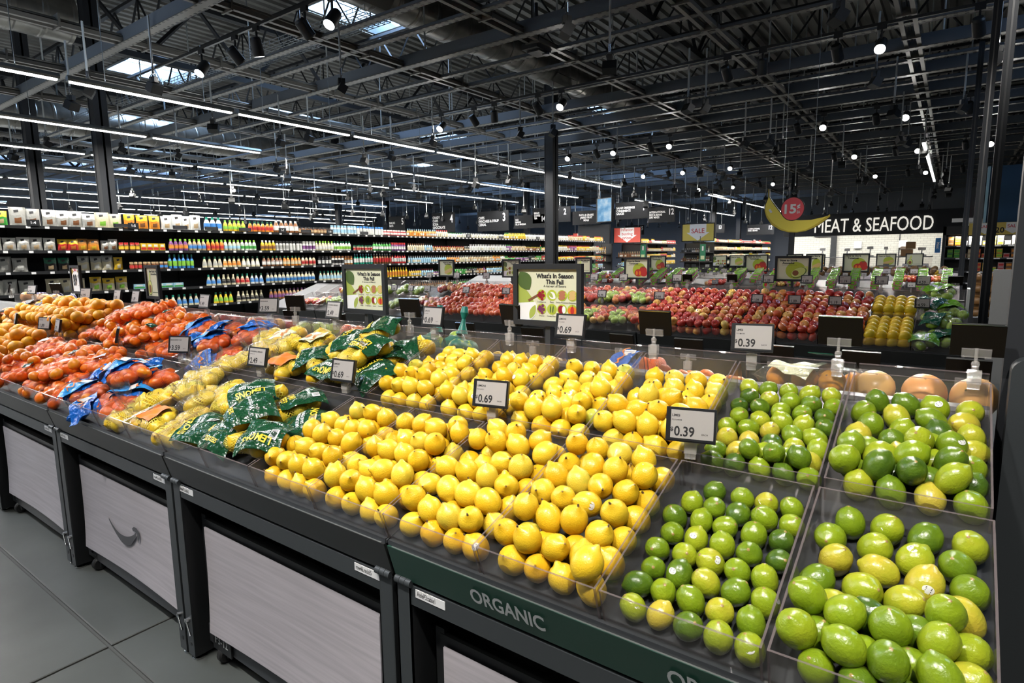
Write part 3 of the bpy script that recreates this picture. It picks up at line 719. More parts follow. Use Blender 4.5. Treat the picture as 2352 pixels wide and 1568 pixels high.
FM = {k: [fruit_mesh(nm, kd, 11*i+3, M[mt], *res) for i in range(n)] for k, nm, kd, mt, n, res in (
    ('lemon', 'lemon', 'lemon', 'lemon', 7, (15, 20)), ('lime', 'lime', 'lime', 'lime', 7, (15, 20)), ('biglime', 'lime', 'biglime', 'lime', 7, (15, 20)), ('orange', 'orange', 'orange', 'orange', 4, (11, 14)),
    ('mandarin', 'mandarin', 'mandarin', 'mandarin', 4, (10, 12)), ('grapefruit', 'grapefruit', 'grapefruit', 'grapefruit', 2, (14, 18)), ('apple', 'apple', 'apple', 'apple', 5, (10, 12)),
    ('pink', 'apple', 'apple', 'pinkapple', 4, (10, 12)), ('green', 'apple', 'apple', 'greenapple', 3, (10, 12)), ('mango', 'mango', 'mango', 'mango', 4, (10, 12)), ('kiwi', 'kiwi', 'kiwi', 'kiwi', 2, (9, 11)))}
def pack(n, r, w, d, seed, rows=None, iters=70, hwall=.2):
    """settle n balls on a w x d floor (u across, v up the slope, n off the slope)"""
    g = np.random.default_rng(seed); c = max(1, int(w/(2.08*r))); rw = max(1, int(d/(2.0*r))); p = []
    i = 0
    while len(p) < n:
        L = i//(c*rw); q = i % (c*rw); a, b_ = q % c, q//c
        o = .5*r if L % 2 == 0 else 1.3*r
        p.append((min(w-r, r+(a+.25*(b_ % 2)+.4*(L % 2))*(w-2*r)/max(1, c-.6)), min(d-r, r+(b_+.5*(L % 2))*(d-2*r)/max(1, rw-1)), r+L*1.6*r)); i += 1
    p = np.array(p); R = r*(1+g.uniform(-.05, .05, n)); p[:, :2] += g.normal(0, r*.12, (n, 2)); iu = np.triu_indices(n, 1)
    for it in range(iters):
        p[:, 2] -= r*.05*(1 if it < iters-12 else 0)
        for _ in range(4):
            dlt = p[iu[0]]-p[iu[1]]; dist = np.linalg.norm(dlt, axis=1)+1e-9; ov = R[iu[0]]+R[iu[1]]-dist; k = ov > 0
            if k.any():
                mv = (dlt[k]/dist[k][:, None])*(ov[k]*.5)[:, None]*.9
                np.add.at(p, iu[0][k], mv); np.add.at(p, iu[1][k], -mv)
            p[:, 0] = np.clip(p[:, 0], R, w-R); p[:, 1] = np.clip(p[:, 1], R, d-R); p[:, 2] = np.maximum(p[:, 2], R)
    return p
def rand_rot(rg, up=.9, tow=.35):
    z = Vector((rg.gauss(0, .55)-tow, rg.gauss(0, .55), rg.gauss(0, .45)+up)).normalized()
    return z.to_track_quat('Z', 'Y').to_matrix() @ Matrix.Rotation(rg.uniform(0, 6.28), 3, 'Z')
def sticker_mesh(r):
    b = MB(); a = .27
    f = lambda s: (lambda x, y: Vector((x, y, math.sqrt(max(0, r*r-x*x-y*y)))))(s[0], s[1])
    ring = lambda q, m0, m1=None: None
    n = 14; pts = [[f((r*a*q*math.cos(2*PI*k/n)*1.15, r*a*q*math.sin(2*PI*k/n)*.9)) for k in range(n)] for q in (.0, .5, .8, 1)]
    for j in range(3): b.add(pts[j]+pts[j+1], [(k, (k+1) % n, n+(k+1) % n, n+k) for k in range(n)], 0, True)
    for y in (-.09, .03, .1):
        q = [f((x*r, (y+dy)*r)) for x, dy in ((-.16, 0), (.16, 0), (.16, .045), (-.16, .045))]
        b.add([v*1.006 for v in q], [(0, 1, 2, 3)], 1)
    return b.mesh('sticker', [M['dot'], M['ink']])
STK = {}
def place_fruit(kind, pos, rg, label, group, name=None, st=.0, up=.9, tow=.35, rot=None, cat=None):
    me = rg.choice(FM[kind]); o = obj(name or me.name.split('.')[0], me, None, pos, rot if rot is not None else rand_rot(rg, up, tow))
    if rg.random() < st:
        r = me['r']*1.03
        if round(r, 4) not in STK: STK[round(r, 4)] = sticker_mesh(r)
        wd = Vector((rg.gauss(-.75, .35), rg.gauss(-.1, .5), rg.uniform(.25, .9))).normalized()
        q = (o.rotation_euler.to_matrix().transposed() @ wd).to_track_quat('Z', 'Y')
        obj('sticker', STK[round(r, 4)], o, (0, 0, 0), q.to_euler()); label = 'stickered '+label; group = group+', with stickers'
    tag(o, label, cat or 'fruit', group)
    return o
def fill(isl, k, tier, kind, n, r, word, where, seed, span=1, st=0, cull=True, iters=70, lift=0, up=.9):
    spec = LOW if tier == 0 else UPR; w = KP*span-.012; d = spec['D']-.012; rg = random.Random(seed)
    base = spec['P']+Vector((ISX[isl], YU0+KP*k+.006, 0))+VD*.006+ND*(.003+lift)
    P = pack(n, r, w, d, seed, iters=iters); cnt = 0
    for p in P:
        if cull and p[2] < r*1.35 and p[1] > r*2.2:
            above = ((np.hypot(P[:, 0]-p[0], P[:, 1]-p[1]) < 1.55*r) & (P[:, 2] > p[2]+r*.6)).sum()
            if above >= 3: continue
        row = 'front' if p[1] < d*.34 else ('middle' if p[1] < d*.67 else 'back')
        pos = base+Vector((0, p[0], 0))+VD*p[1]+ND*p[2]; row += ' left' if p[0] > w/2 else ' right'
        lab = '%s in the %s of %s' % (word, row, where)
        place_fruit(kind, pos, rg, lab, '%s, %s' % (where.replace('the ', '', 1), row), st=st, up=up, name=dict(pink='apple', green='apple').get(kind), cat=dict(pink='apple', green='apple', kiwi='fruit', biglime='lime').get(kind, kind)); cnt += 1
    return cnt
nl = 0
for tier, tw in ((0, 'front'), (1, 'rear')):
    for k in (2, 3, 4, 5):
        nl += fill(0, k, tier, 'lemon', [49, 47, 45, 43][k-2] if tier == 0 else [35, 33, 34, 37][k-2], .0315, 'yellow lemon',
                   'the %s lemon bin %s' % (tw, ['beside the limes', 'second from the limes', 'third from the limes', 'beside the green bags'][k-2]), 40+k+10*tier, st=.11)
    for k in (0, 1):
        fill(0, k, tier, 'lime' if k else 'biglime', [[37, 39], [38, 43]][tier][k], .0268 if k else .0305, 'green lime', 'the %s lime bin %s' % (tw, ['at the near end', 'beside the lemons'][k]), 60+k+10*tier, st=.2, cull=False, iters=60)
    for k in (16, 17, 18, 19):
        if tier == 0 and k == 19: continue
        fill(0, k, tier, 'orange', 36 if tier else 30, .0415, 'large orange', 'the %s orange bins at the far left' % tw, 80+k+10*tier)
print('lemons', nl)
# island 2
AP = []
for tier, ks in ((0, ((2, 'pink', 'pink-red apple', 'third front bin'), (3, 'pink', 'pink-red apple', 'fourth front bin'), (4, 'pink', 'red apple', 'fifth front bin'),
                      (5, 'apple', 'red apple', 'sixth front bin'), (6, 'apple', 'red apple', 'seventh front bin'), (7, 'pink', 'red and yellow apple', 'eighth front bin'))),
                 (1, ((2, 'apple', 'dark red apple', 'third rear bin'), (3, 'pink', 'pink-red apple', 'fourth rear bin'), (4, 'pink', 'orange-red apple', 'fifth rear bin'),
                      (5, 'apple', 'dark red apple', 'sixth rear bin'), (6, 'apple', 'dark red apple', 'seventh rear bin'), (7, 'apple', 'dark red apple', 'eighth rear bin')))):
    for k, kd, w, wh in ks:
        spec = LOW if tier == 0 else UPR; rg = random.Random(k*7+tier)
        base = spec['P']+Vector((ISX[1], YU0+KP*k+.008, 0))+VD*.006+ND*.003; rows = 6 if tier == 0 else 4; c = 4
        for j in range(rows):
            for i in range(c):
                lay = 1
                levels = (0, 1) if j == 0 else (1,)
                for lv in levels:
                    pos = base+Vector((0, .037+i*.0735+rg.uniform(-.006, .006), 0))+VD*(.037+j*.0745+rg.uniform(-.007, .007)+lv*.012)+ND*(.037+lv*.062+rg.uniform(-.006, .006)+(.012 if j > 2 else 0))
                    row = 'front' if j < 2 else ('middle' if j < 4 else 'back')
                    place_fruit(kd, pos, rg, '%s in the %s rows of the %s, second island' % (w, row, wh), 'second island %s, %s' % (wh, row), name='apple', up=.8, tow=.5, cat='apple')
for tier in (0, 1):
    spec = LOW if tier == 0 else UPR; rg = random.Random(31+tier); base = spec['P']+Vector((ISX[1], YU0+KP*1+.006, 0))+VD*.006+ND*.003
    for j in range(5 if tier == 0 else 4):
        for i in range(4):
            for lv in ((0, 1) if j == 0 else (1,)):
                pos = base+Vector((0, .038+i*.0722, 0))+VD*(.033+j*.066+lv*.012)+ND*(.036+lv*.05)
                rot = frame_rot((rg.gauss(0, .1), 1, rg.gauss(0, .1)), (-.45+rg.gauss(0, .06), .0, 1)) @ Matrix.Rotation(PI/2, 3, 'Y')
                place_fruit('mango', pos, rg, 'golden mango in the neat %s bin of mangos, %s rows' % (('front', 'rear')[tier], 'front' if j < 2 else 'back'), '%s bin of mangos, %s' % (('front', 'rear')[tier], 'front' if j < 2 else 'back'), rot=rot, cat='mango')
# far-side fruit of the near island, seen through the acrylic behind the limes and lemons
rg = random.Random(3)
for i, (y, x) in enumerate(((.165, 2.09), (.04, 2.08), (-.075, 2.07))):
    place_fruit('grapefruit', Vector((x, y, 1.142)), rg, '%s of three big grapefruits behind the near lime bin' % ('leftmost', 'middle', 'rightmost')[i], 'grapefruits behind the limes', cat='grapefruit')
for i in range(9):
    y = .62+.088*(i % 5)*.45+.03*(i//5); place_fruit('mandarin', Vector((2.06+.07*(i//3), .58+.085*(i % 3), 1.115+.006*(i % 2)-.024*(i//3))), rg, 'orange fruit seen blurred behind the lemon bin nearest the limes', 'oranges behind the lemons', cat='orange')
for i in range(14):
    place_fruit('lemon', Vector((2.05+.066*(i//7), 1.13+.075*(i % 7)+rg.uniform(-.01, .01), 1.108-.022*(i//7))), rg, 'yellow fruit seen blurred behind the rear lemon bins', 'fruit behind the rear lemons', cat='lemon')
for i in range(44):
    kd = 'kiwi' if i < 14 else ('pink' if i % 3 else 'green')
    y = [1.75, 2.0, 1.4, 1.1][0]
    yy = 1.72+.075*(i % 7) if i < 14 else .12+.083*((i-14) % 15)
    place_fruit(kd, Vector((ISX[1]+1.08+.07*(i//7 % 2 if i < 14 else (i-14)//15), yy, 1.112-.02*(i//7 % 2 if i < 14 else (i-14)//15)+(.025 if i < 14 else 0))), rg,
                ('brown round fruit behind the rear apples of the second island' if i < 14 else 'reddish fruit behind the rear apple bins of the second island'), 'fruit behind the second island, %s' % ('brown' if i < 14 else 'red'), name='kiwi' if i < 14 else 'peach', cat='fruit')  # reddish fruit of unknown kind; peach is only a stand-in name

b = MB(); rg = random.Random(77)
for tier in (0, 1):
    spec = LOW if tier == 0 else UPR
    for k in (13, 14, 15, 16):
        for j in range(6 if tier == 0 else 5):
            for i in range(4):
                me = rg.choice(FM['pink']); R = rand_rot(rg); p = spec['P']+Vector((ISX[1], YU0+KP*k+.04+i*.0735, 0))+VD*(.04+j*.0745)+ND*(.085+rg.uniform(-.01, .02))
                b.add([R @ v.co+p for v in me.vertices], [tuple(f.vertices) for f in me.polygons if len(f.vertices) == 4 or 1], 0, True)
tag(b.build('apples', M['pinkapple']), 'pale red apples heaped in bins of the second island, left of the larger seasonal sign', 'apples', None, 'stuff')
# ================================================================ bagged fruit
def cluster(n, R, L, Wd, seed):
    """n balls settled into a lying bag about L long and Wd wide; returns centres (x along the bag, z up)"""
    g = np.random.default_rng(seed); p = np.c_[g.uniform(-L/2+R, L/2-R, n), g.uniform(-Wd/2+R, Wd/2-R, n), R+g.uniform(0, R*1.2, n)]; iu = np.triu_indices(n, 1)
    for it in range(90):
        p[:, 2] -= .004; p[:, 0] *= .995; p[:, 1] *= .99
        for _ in range(4):
            d = p[iu[0]]-p[iu[1]]; s = np.linalg.norm(d, axis=1)+1e-9; ov = 2*R-s; k = ov > 0
            mv = d[k]/s[k][:, None]*(ov[k]*.46)[:, None]; np.add.at(p, iu[0][k], mv); np.add.at(p, iu[1][k], -mv)
            p[:, 2] = np.maximum(p[:, 2], R); p[:, 0] = np.clip(p[:, 0], -L/2+R, L/2-R); p[:, 1] = np.clip(p[:, 1], -Wd/2+R, Wd/2-R)
    return p
def hull(name, P, R, m, v0=0, v1=1, off=.002, nu=30, nv=18, wob=0, seed=0, tail=0):
    """a skin drawn tight round the balls; polar axis along the bag"""
    c = P.mean(0); Q = P-c; g = np.random.default_rng(seed)
    U, V = np.meshgrid(np.arange(nu)/nu, np.linspace(v0, v1, nv)); th = V*PI
    D = np.stack([np.cos(th), np.sin(th)*np.cos(2*PI*U), np.sin(th)*np.sin(2*PI*U)], -1)
    b = D @ Q.T; perp = (Q*Q).sum(1)-b*b; t = np.where(perp < R*R, b+np.sqrt(np.maximum(R*R-perp, 0)), b+R*.3-(np.sqrt(np.maximum(perp, 0))-R)*1.3)
    r = t.max(-1)
    for _ in range(3):
        s = (np.roll(r, 1, 1)+np.roll(r, -1, 1)+np.vstack([r[:1], r[:-1]])+np.vstack([r[1:], r[-1:]]))/4
        r = np.maximum(r*.999, .45*r+.55*s)
    r = r+off+g.normal(0, wob, r.shape)
    if tail: r = r+tail*np.exp(-((V)/.07)**2)
    X = D*r[..., None]+c; X[..., 2] = np.maximum(X[..., 2], .001)
    vs = X.reshape(-1, 3).tolist(); fs = [(j*nu+i, j*nu+(i+1) % nu, (j+1)*nu+(i+1) % nu, (j+1)*nu+i) for j in range(nv-1) for i in range(nu)]
    me = bpy.data.meshes.new(name); me.from_pydata(vs, [], fs); me.materials.append(m)
    uv = me.uv_layers.new(name='UVMap').data; a = []
    for j in range(nv-1):
        for i in range(nu):
            for (ii, jj) in ((i, j), (i+1, j), (i+1, j+1), (i, j+1)): a += [ii/nu*3.5, (v0+(v1-v0)*jj/(nv-1))*3.0]
    uv.foreach_set('uv', a); me.polygons.foreach_set('use_smooth', [True]*len(fs)); me.update(); return me
def sheet_fn(P, R, rg, amp=.004, k=7.0, drop=0):
    ph = [rg.uniform(0, 6.3) for _ in range(8)]
    def z(x, y):
        d = (P[:, 0]-x)**2+(P[:, 1]-y)**2; h = P[:, 2]+R-k*d
        w = np.exp((h-h.max())*55); s = float((h*w).sum()/w.sum()) if 0 else float(np.log(w.sum())/55*.35+h.max())
        s += amp*(math.sin(31*x+17*y+ph[0])+math.sin(47*y-22*x+ph[1])*.8+math.sin(75*x+ph[2])*math.sin(63*y+ph[3])*.7)
        return max(s, .006)+.004
    return z
def draped(name, zf, cx, cy, w, h, ang, m, parent, lift=0, n=14, me=None, zig=0):
    ca, sa = math.cos(ang), math.sin(ang)
    q = lambda x, y: Vector((cx+x*ca-y*sa, cy+x*sa+y*ca, zf(cx+x*ca-y*sa, cy+x*sa+y*ca)+lift))
    if me is not None:
        me = me.copy(); a = np.empty(len(me.vertices)*3); me.vertices.foreach_get('co', a); a = a.reshape(-1, 3)
        a = np.array([q(x, y) for x, y, _ in a]); me.vertices.foreach_set('co', a.ravel()); me.materials.clear(); me.materials.append(m); me.update()
        return obj(name, me, parent)
    b = MB().grid(lambda u, v: q((u-.5)*w, (v-.5)*h), n, n); b.grid(lambda u, v: q((.5-u)*w, (v-.5)*h)-Vector((0, 0, .0012)), n, n)
    return b.build(name, m, parent)
def bars(w, h):
    b = MB(); b.add([(-w/2, -h/2, 0), (w/2, -h/2, 0), (w/2, h/2, 0), (-w/2, h/2, 0)], [(0, 1, 2, 3)]); return b.mesh('barcode', M['white'])
def strips(w, h):
    b = MB(); x = -w*.42; i = 0
    while x < w*.42:
        t = w*(.03+.03*((i*7) % 3)); b.add([(x, -h*.3, 0), (x+t*.6, -h*.3, 0), (x+t*.6, h*.42, 0), (x, h*.42, 0)], [(0, 1, 2, 3)]); x += t+w*.03; i += 1
    return b.mesh('barcode_bars', M['ink'])
def bag_base(name, label, loc, yaw, group, tilt=SLOPE, roll=0):
    t = thing(name, label, 'bag', loc, Matrix.Rotation(-tilt, 3, 'Y') @ Matrix.Rotation(yaw, 3, 'Z') @ Matrix.Rotation(roll, 3, 'X'), group); return t
def put_inside(t, P, kind, part, rg):
    for p in P: obj(part, rg.choice(FM[kind]), t, p, rand_rot(rg, .6, .2))
def slope_at(isl, y, v, tier, lift=0):
    spec = LOW if tier == 0 else UPR; return spec['P']+Vector((ISX[isl], y, 0))+VD*v+ND*(.004+lift)
def green_bag(loc, yaw, seed, label, grp, words):
    rg = random.Random(seed); t = bag_base('lemon_bag', label, loc, yaw, grp, roll=rg.uniform(-.1, .1)); P = cluster(6, .031, .23, .15, seed)
    put_inside(t, P, 'lemon', 'lemon', rg); obj('net', hull('net', P, .033, M['netyellow'], 0, .99, seed=seed, tail=.03), t)
    zf = sheet_fn(P, .033, rg); hx = rg.choice([-.035, .03]); an = rg.uniform(-.35, .35)
    f = draped('film', zf, hx, 0, .16, .17, an, M['fgreen'], t, .003)
    ca, sa = math.cos(an), math.sin(an); at_ = lambda x, y: (hx+x*ca-y*sa, y*ca+x*sa)
    for txt, size, m, x, y, rot, bd in words:
        px, py = at_(x, y); draped('lettering', zf, px, py, 0, 0, an+rot, M[m], f, .0062, me=text_mesh(txt, size, bd, sx=.75))
    if rg.random() < .75:
        px, py = at_(rg.choice([-.05, .05]), rg.uniform(-.03, .05)); ra = an+rg.choice([0, PI/2])
        draped('barcode', zf, px, py, 0, 0, ra, M['white'], f, .0062, me=bars(.038, .026)); draped('barcode_bars', zf, px, py, 0, 0, ra, M['ink'], f, .0078, me=strips(.038, .026))
    return t
WSETS = [[('LEMONS', .036, 'yellowc', 0, .05, 0, .03), ('SEEDLESS', .024, 'whiteink', 0, .02, 0, .02), ('Wonderful', .02, 'whiteink', 0, -.05, 0, 0)],
         [('CITRONS', .036, 'yellowc', .05, 0, PI/2, .03), ('NATURELLEMENT\nSANS PEPINS', .016, 'whiteink', .005, 0, PI/2, .02)],
         [('SEEDLESS\nLEMONS', .032, 'yellowc', .045, .0, -PI/2, .03), ('Wonderful', .02, 'whiteink', -.03, 0, -PI/2, 0)],
         [('Wonderful', .026, 'whiteink', 0, -.01, 0, .0), ('SEEDLESS', .022, 'yellowc', 0, .055, 0, .02)]]
pos6 = [(0, 6.25, .1, .06, 1.9), (0, 6.35, .24, .0, -.5), (0, 6.75, .34, .02, 2.9), (0, 7.1, .12, .02, 1.3), (0, 7.35, .3, .03, .3), (0, 7.8, .1, .0, 2.2), (0, 7.75, .33, .02, -.3), (0, 6.85, .2, .09, .9), (0, 7.2, .24, .1, 2.5),
        (1, 6.3, .12, .03, 1.2), (1, 6.35, .33, .03, 2.6), (1, 6.8, .26, .05, .2), (1, 7.2, .1, .02, 1.9), (1, 7.45, .28, .04, -.6), (1, 6.6, .18, .1, 2.9), (1, 7.75, .16, .02, .9), (1, 7.0, .38, .08, .3), (1, 7.7, .37, .02, 2.)]
for i, (tier, kk, v, lift, yaw) in enumerate(pos6):
    green_bag(slope_at(0, YU0+KP*kk, v, tier, lift), yaw, 300+i, 'dark green printed net bag of seedless lemons in the %s row, %s' % (('front', 'rear')[tier], ('lying underneath' if lift < .05 else 'lying on top')), 'dark green lemon bags, %s, %s' % (('front', 'rear')[tier], 'under' if lift < .05 else 'on top'), WSETS[i % 4])
def crinkle(name, m, parent, loc, s, seed, flat=.5):
    rg = np.random.default_rng(seed); ph = rg.uniform(0, 6.3, 6)
    def fn(u, v):
        w = 2*PI*u; r = s*(.25+.75*v**.6)*(1+.2*math.sin(3*w+ph[0])+.12*math.sin(7*w+ph[1]+4*v)+.07*math.sin(13*w+ph[2]))
        return Vector((r*math.cos(w), r*math.sin(w)*flat+.2*s*math.sin(2*w+ph[3]), s*1.3*v+.15*s*math.sin(5*w+ph[4])*v))
    b = MB().grid(fn, 34, 9, wrap=True); return b.build(name, m, parent, loc)
def yellow_bag(loc, yaw, seed, label, grp, clear=True, label_col=None):
    rg = random.Random(seed); t = bag_base('lemon_net_bag', label, loc, yaw, grp); P = cluster(8, .031, .26, .16, seed)
    put_inside(t, P, 'lemon', 'lemon', rg); obj('net', hull('net', P, .033, M['netyellow'], 0, .99, seed=seed, tail=.02), t)
    if clear: obj('clear_film', hull('clear_film', P, .033, M['film'], .0, .75, .006, wob=.0025, seed=seed+1, tail=.06), t); crinkle('twisted_neck', M['film'], t, (.1, .02, .06), .06, seed)
    if label_col:
        zf = sheet_fn(P, .033, rg); f = draped('paper_band', zf, -.02, 0, .11, .1, rg.uniform(-.4, .4), M[label_col], t, .004)
        if label_col == 'fcream': draped('lettering', zf, -.02, -.02, 0, 0, .1, M['orangec'], f, .0062, me=text_mesh('Lemons', .032, .01)); draped('fruit_print', zf, -.02, .025, 0, 0, 0, M['orangec'], f, .0062, me=MB().lathe([(0, 0), (.018, 0)], 12).mesh('fruit_print', M['orangec']))
    return t
for i, (tier, kk, v, lift, yaw, cl, lc) in enumerate([(0, 8.2, .12, 0, .4, True, None), (0, 8.3, .3, .03, 2.4, True, None), (0, 8.9, .1, .0, 1.7, True, 'orangec'), (0, 8.9, .3, .05, .5, True, None), (0, 9.4, .2, .02, 2.8, False, None), (0, 9.6, .08, .0, .9, True, None), (0, 9.3, .36, .02, .9, True, None),
                                                     (1, 8.2, .1, .02, 1.2, True, 'orangec'), (1, 8.3, .32, .03, .3, False, 'fcream'), (1, 8.8, .2, .05, 2.2, True, None), (1, 9.2, .32, .02, .4, False, 'fcream'), (1, 9.5, .1, .0, 2.5, True, None), (1, 9.6, .3, .02, 1.0, True, None)]):
    yellow_bag(slope_at(0, YU0+KP*kk, v, tier, lift), yaw, 400+i, 'yellow net bag of lemons %s in the %s row' % ('under clear crinkled film' if cl else ('with a cream paper band' if lc else 'with bare netting'), ('front', 'rear')[tier]), 'yellow lemon bags, %s, %s' % (('front', 'rear')[tier], 'film' if cl else 'band' if lc else 'net'), cl, lc)
def squiggle(w, h):
    pts = [(-w/2+w*i/17, h*.35*math.sin(i*1.15)*(1 if i % 4 else .4)) for i in range(18)]; b = MB(); v = []
    for x, y in pts: v += [(x, y-h*.16, 0), (x+.002, y+h*.16, 0)]
    b.add(v, [(2*i, 2*i+2, 2*i+3, 2*i+1) for i in range(17)]); return b.mesh('printed_swash', M['orangec'])
def blue_bag(loc, yaw, seed, label, grp):
    rg = random.Random(seed); t = bag_base('mandarin_bag', label, loc, yaw, grp, roll=rg.uniform(-.15, .15)); P = cluster(10, .0275, .24, .17, seed)
    put_inside(t, P, 'mandarin', 'mandarin', rg); obj('net', hull('net', P, .031, M['netred'], .3, .99, seed=seed), t)
    obj('film', hull('film', P, .031, M['fblue'], .0, .42, .004, wob=.002, seed=seed+3, tail=.05), t)
    zf = sheet_fn(P, .031, rg, .007); f = draped('header', zf, .075, 0, .1, .2, rg.uniform(-.5, .5), M[rg.choice(['fblue', 'fblue2'])], t, .008)
    draped('printed_swash', zf, .075, .0, 0, 0, PI/2+rg.uniform(-.3, .3), M['orangec'], f, .013, me=squiggle(.13, .03))
    if rg.random() < .5: draped('white_patch', zf, .05, -.03, 0, 0, .4, M['white'], f, .0135, me=bars(.045, .03))
    return t
for i, (tier, kk, v, lift, yaw) in enumerate([(0, 10.0, .12, .02, .5), (0, 10.1, .3, .04, 2.2), (0, 10.6, .1, .0, 3.0), (0, 10.7, .3, .03, 1.0), (0, 11.2, .12, .02, 1.7), (0, 11.4, .3, .03, 2.7), (0, 11.8, .1, .0, .4), (0, 10.4, .22, .1, 1.4),
                                             (1, 10.1, .1, .0, 2.6), (1, 10.2, .32, .03, .6), (1, 10.7, .18, .04, 1.2), (1, 11.1, .34, .02, 2.0), (1, 11.4, .12, .02, .2), (1, 11.8, .3, .04, 1.4)]):
    blue_bag(slope_at(0, YU0+KP*kk, v, tier, lift), yaw, 500+i, 'blue film and red net bag of mandarins in the %s row%s' % (('front', 'rear')[tier], ', lying on top' if lift > .05 else ''), 'blue mandarin bags, %s' % ('front', 'rear')[tier])
def red_bag(loc, yaw, seed, label, grp, patch):
    rg = random.Random(seed); t = bag_base('mandarin_net_bag', label, loc, yaw, grp); P = cluster(14, .029, .3, .2, seed)
    put_inside(t, P, 'mandarin', 'mandarin', rg); obj('net', hull('net', P, .031, M['redfilm'], 0, .99, .003, seed=seed, tail=.04), t)
    if patch:
        zf = sheet_fn(P, .031, rg, .002); f = draped('tag', zf, rg.uniform(-.04, .04), rg.uniform(-.03, .03), .055, .04, rg.uniform(0, 3), M['white' if patch == 1 else 'fgreen'], t, .006, 6)
    return t
for i, (tier, kk, v, lift, yaw, pt) in enumerate([(0, 12.2, .12, .02, .5, 0), (0, 12.3, .32, .05, 1.0, 1), (0, 12.8, .2, .06, 2.2, 1), (0, 13.3, .1, .0, 1.2, 0), (0, 13.4, .3, .05, .4, 2), (0, 13.9, .16, .04, 2.7, 2), (0, 14.5, .12, .02, .9, 0), (0, 14.5, .32, .06, 2.0, 0), (0, 15.2, .15, .03, 1.3, 0), (0, 15.5, .33, .04, .5, 1),
                                                 (1, 12.2, .1, .0, 1.9, 0), (1, 12.4, .3, .05, .5, 0), (1, 12.9, .15, .04, 2.6, 2), (1, 13.2, .34, .08, 1.1, 2), (1, 13.8, .12, .03, .7, 0), (1, 13.9, .32, .12, 2.1, 0), (1, 14.5, .14, .03, 1.5, 1), (1, 14.7, .32, .1, .6, 2), (1, 15.3, .16, .02, 2.4, 0), (1, 15.6, .33, .05, 1.2, 0)]):
    red_bag(slope_at(0, YU0+KP*kk, v, tier, lift), yaw, 600+i, 'sheer red net bag of mandarins in the %s row%s' % (('front', 'rear')[tier], ['', ', with a white tag', ', with a dark green tag'][pt]), 'red-net mandarin bags, %s, %d' % (('front', 'rear')[tier], pt), pt)
rg = random.Random(91)
for i in range(46):
    tier = i % 2; kk = rg.uniform(12.1, 15.7); v = rg.uniform(.06, .4)
    place_fruit('mandarin', slope_at(0, YU0+KP*kk, v, tier, .1+rg.uniform(-.01, .02)), rg, 'loose mandarin lying on the red net bags in the %s row' % ('front', 'rear')[tier], 'loose mandarins, %s' % ('front', 'rear')[tier], name='mandarin', cat='mandarin')
for i, (kk, v) in enumerate([(20.2, .12), (20.4, .32), (21.0, .2), (21.6, .12), (21.7, .34)]):
    rg = random.Random(700+i); t = bag_base('orange_bag', 'printed brown and black film bag of oranges at the far left rear', slope_at(0, YU0+KP*kk, v, 1, .03), i*1.1, 'brown orange bags at the far left'); P = cluster(7, .036, .26, .2, i+5)
    put_inside(t, P, 'orange', 'orange', rg); obj('film', hull('film', P, .041, M['film'], .1, .9, .004, seed=i), t); zf = sheet_fn(P, .041, rg); f = draped('header', zf, .0, 0, .15, .13, .4*i, M['fbrown'], t, .008); draped('black_band', zf, .03, 0, .06, .12, .4*i, M['bezel'], f, .012)
def clear_bag(name, loc, yaw, seed, label, grp, kind, part, n, R, L=.26, Wd=.19, tilt=SLOPE, extra=None, sticker=None):
    rg = random.Random(seed); t = bag_base(name, label, loc, yaw, grp, tilt); P = cluster(n, R, L, Wd, seed)
    put_inside(t, P, kind, part, rg); obj('clear_film', hull('clear_film', P, R*1.06, M['film'], 0, .99, .004, 24, 14, wob=.004, seed=seed, tail=.05), t)
    if extra:
        zf = sheet_fn(P, R*1.06, rg, .005); f = draped('header', zf, .04, 0, .13, .2, rg.uniform(-.3, .3), M[extra], t, .006)
        if sticker: draped('lettering', zf, .05, .03, 0, 0, sticker[2], M['whiteink'], f, .011, me=text_mesh(sticker[0], sticker[1], .01))
    return t
# far side of the near island
clear_bag('apple_bag', Vector((2.1, .33, 1.1)), 1.5, 801, 'clear bag of round yellow fruit with printed bands, behind the rear lime bin', None, 'orange', 'orange', 6, .041, .3, .2, -SLOPE*.6, 'fcream')
t = [o for o in COL.objects if o.name == 'apple_bag'][0]
letters('365', .045, M['whiteink'], obj('paper_patch', MB().box((0, 0, 0), (.13, .07, .002)).mesh('paper_patch', M['fdark']), t, (-.02, .0, .128), (0, 0, PI/2)), (0, 0, .002), (0, 0, 0), bold=.02)
t2 = blue_bag(Vector((2.1, .93, 1.09)), 1.4, 811, 'blue film bag of oranges standing behind the rear lemon bin', None)
for i, y in enumerate((1.86, 2.02)):
    t = bag_base('green_net_bag', 'teal net bag with a knotted neck behind the rear lemon bags', Vector((2.12, y, 1.09)), 1.2, 'teal net bags', -.2); P = cluster(7, .034, .2, .17, 820+i)
    put_inside(t, P, 'green', 'fruit', random.Random(i)); obj('net', hull('net', P, .038, M['teal'], 0, .99, .002, seed=i, tail=.02), t); MB().lathe([(.028, 0), (.012, .05), (.009, .07), (.02, .1), (.014, .13)], 10).build('neck', M['teal'], t, (0, 0, .1))
for i, (y, kd) in enumerate(((2.62, 'pink'), (2.95, 'green'), (3.25, 'pink'), (3.5, 'pink'), (3.9, 'apple'), (4.3, 'apple'))):
    clear_bag('apple_bag', Vector((2.12, y, 1.11)), 1.5, 830+i, 'clear film bag of apples behind the blue mandarin bags, on the far side', 'clear apple bags on the far side', kd, 'apple', 7, .036, .25, .2, -.2)
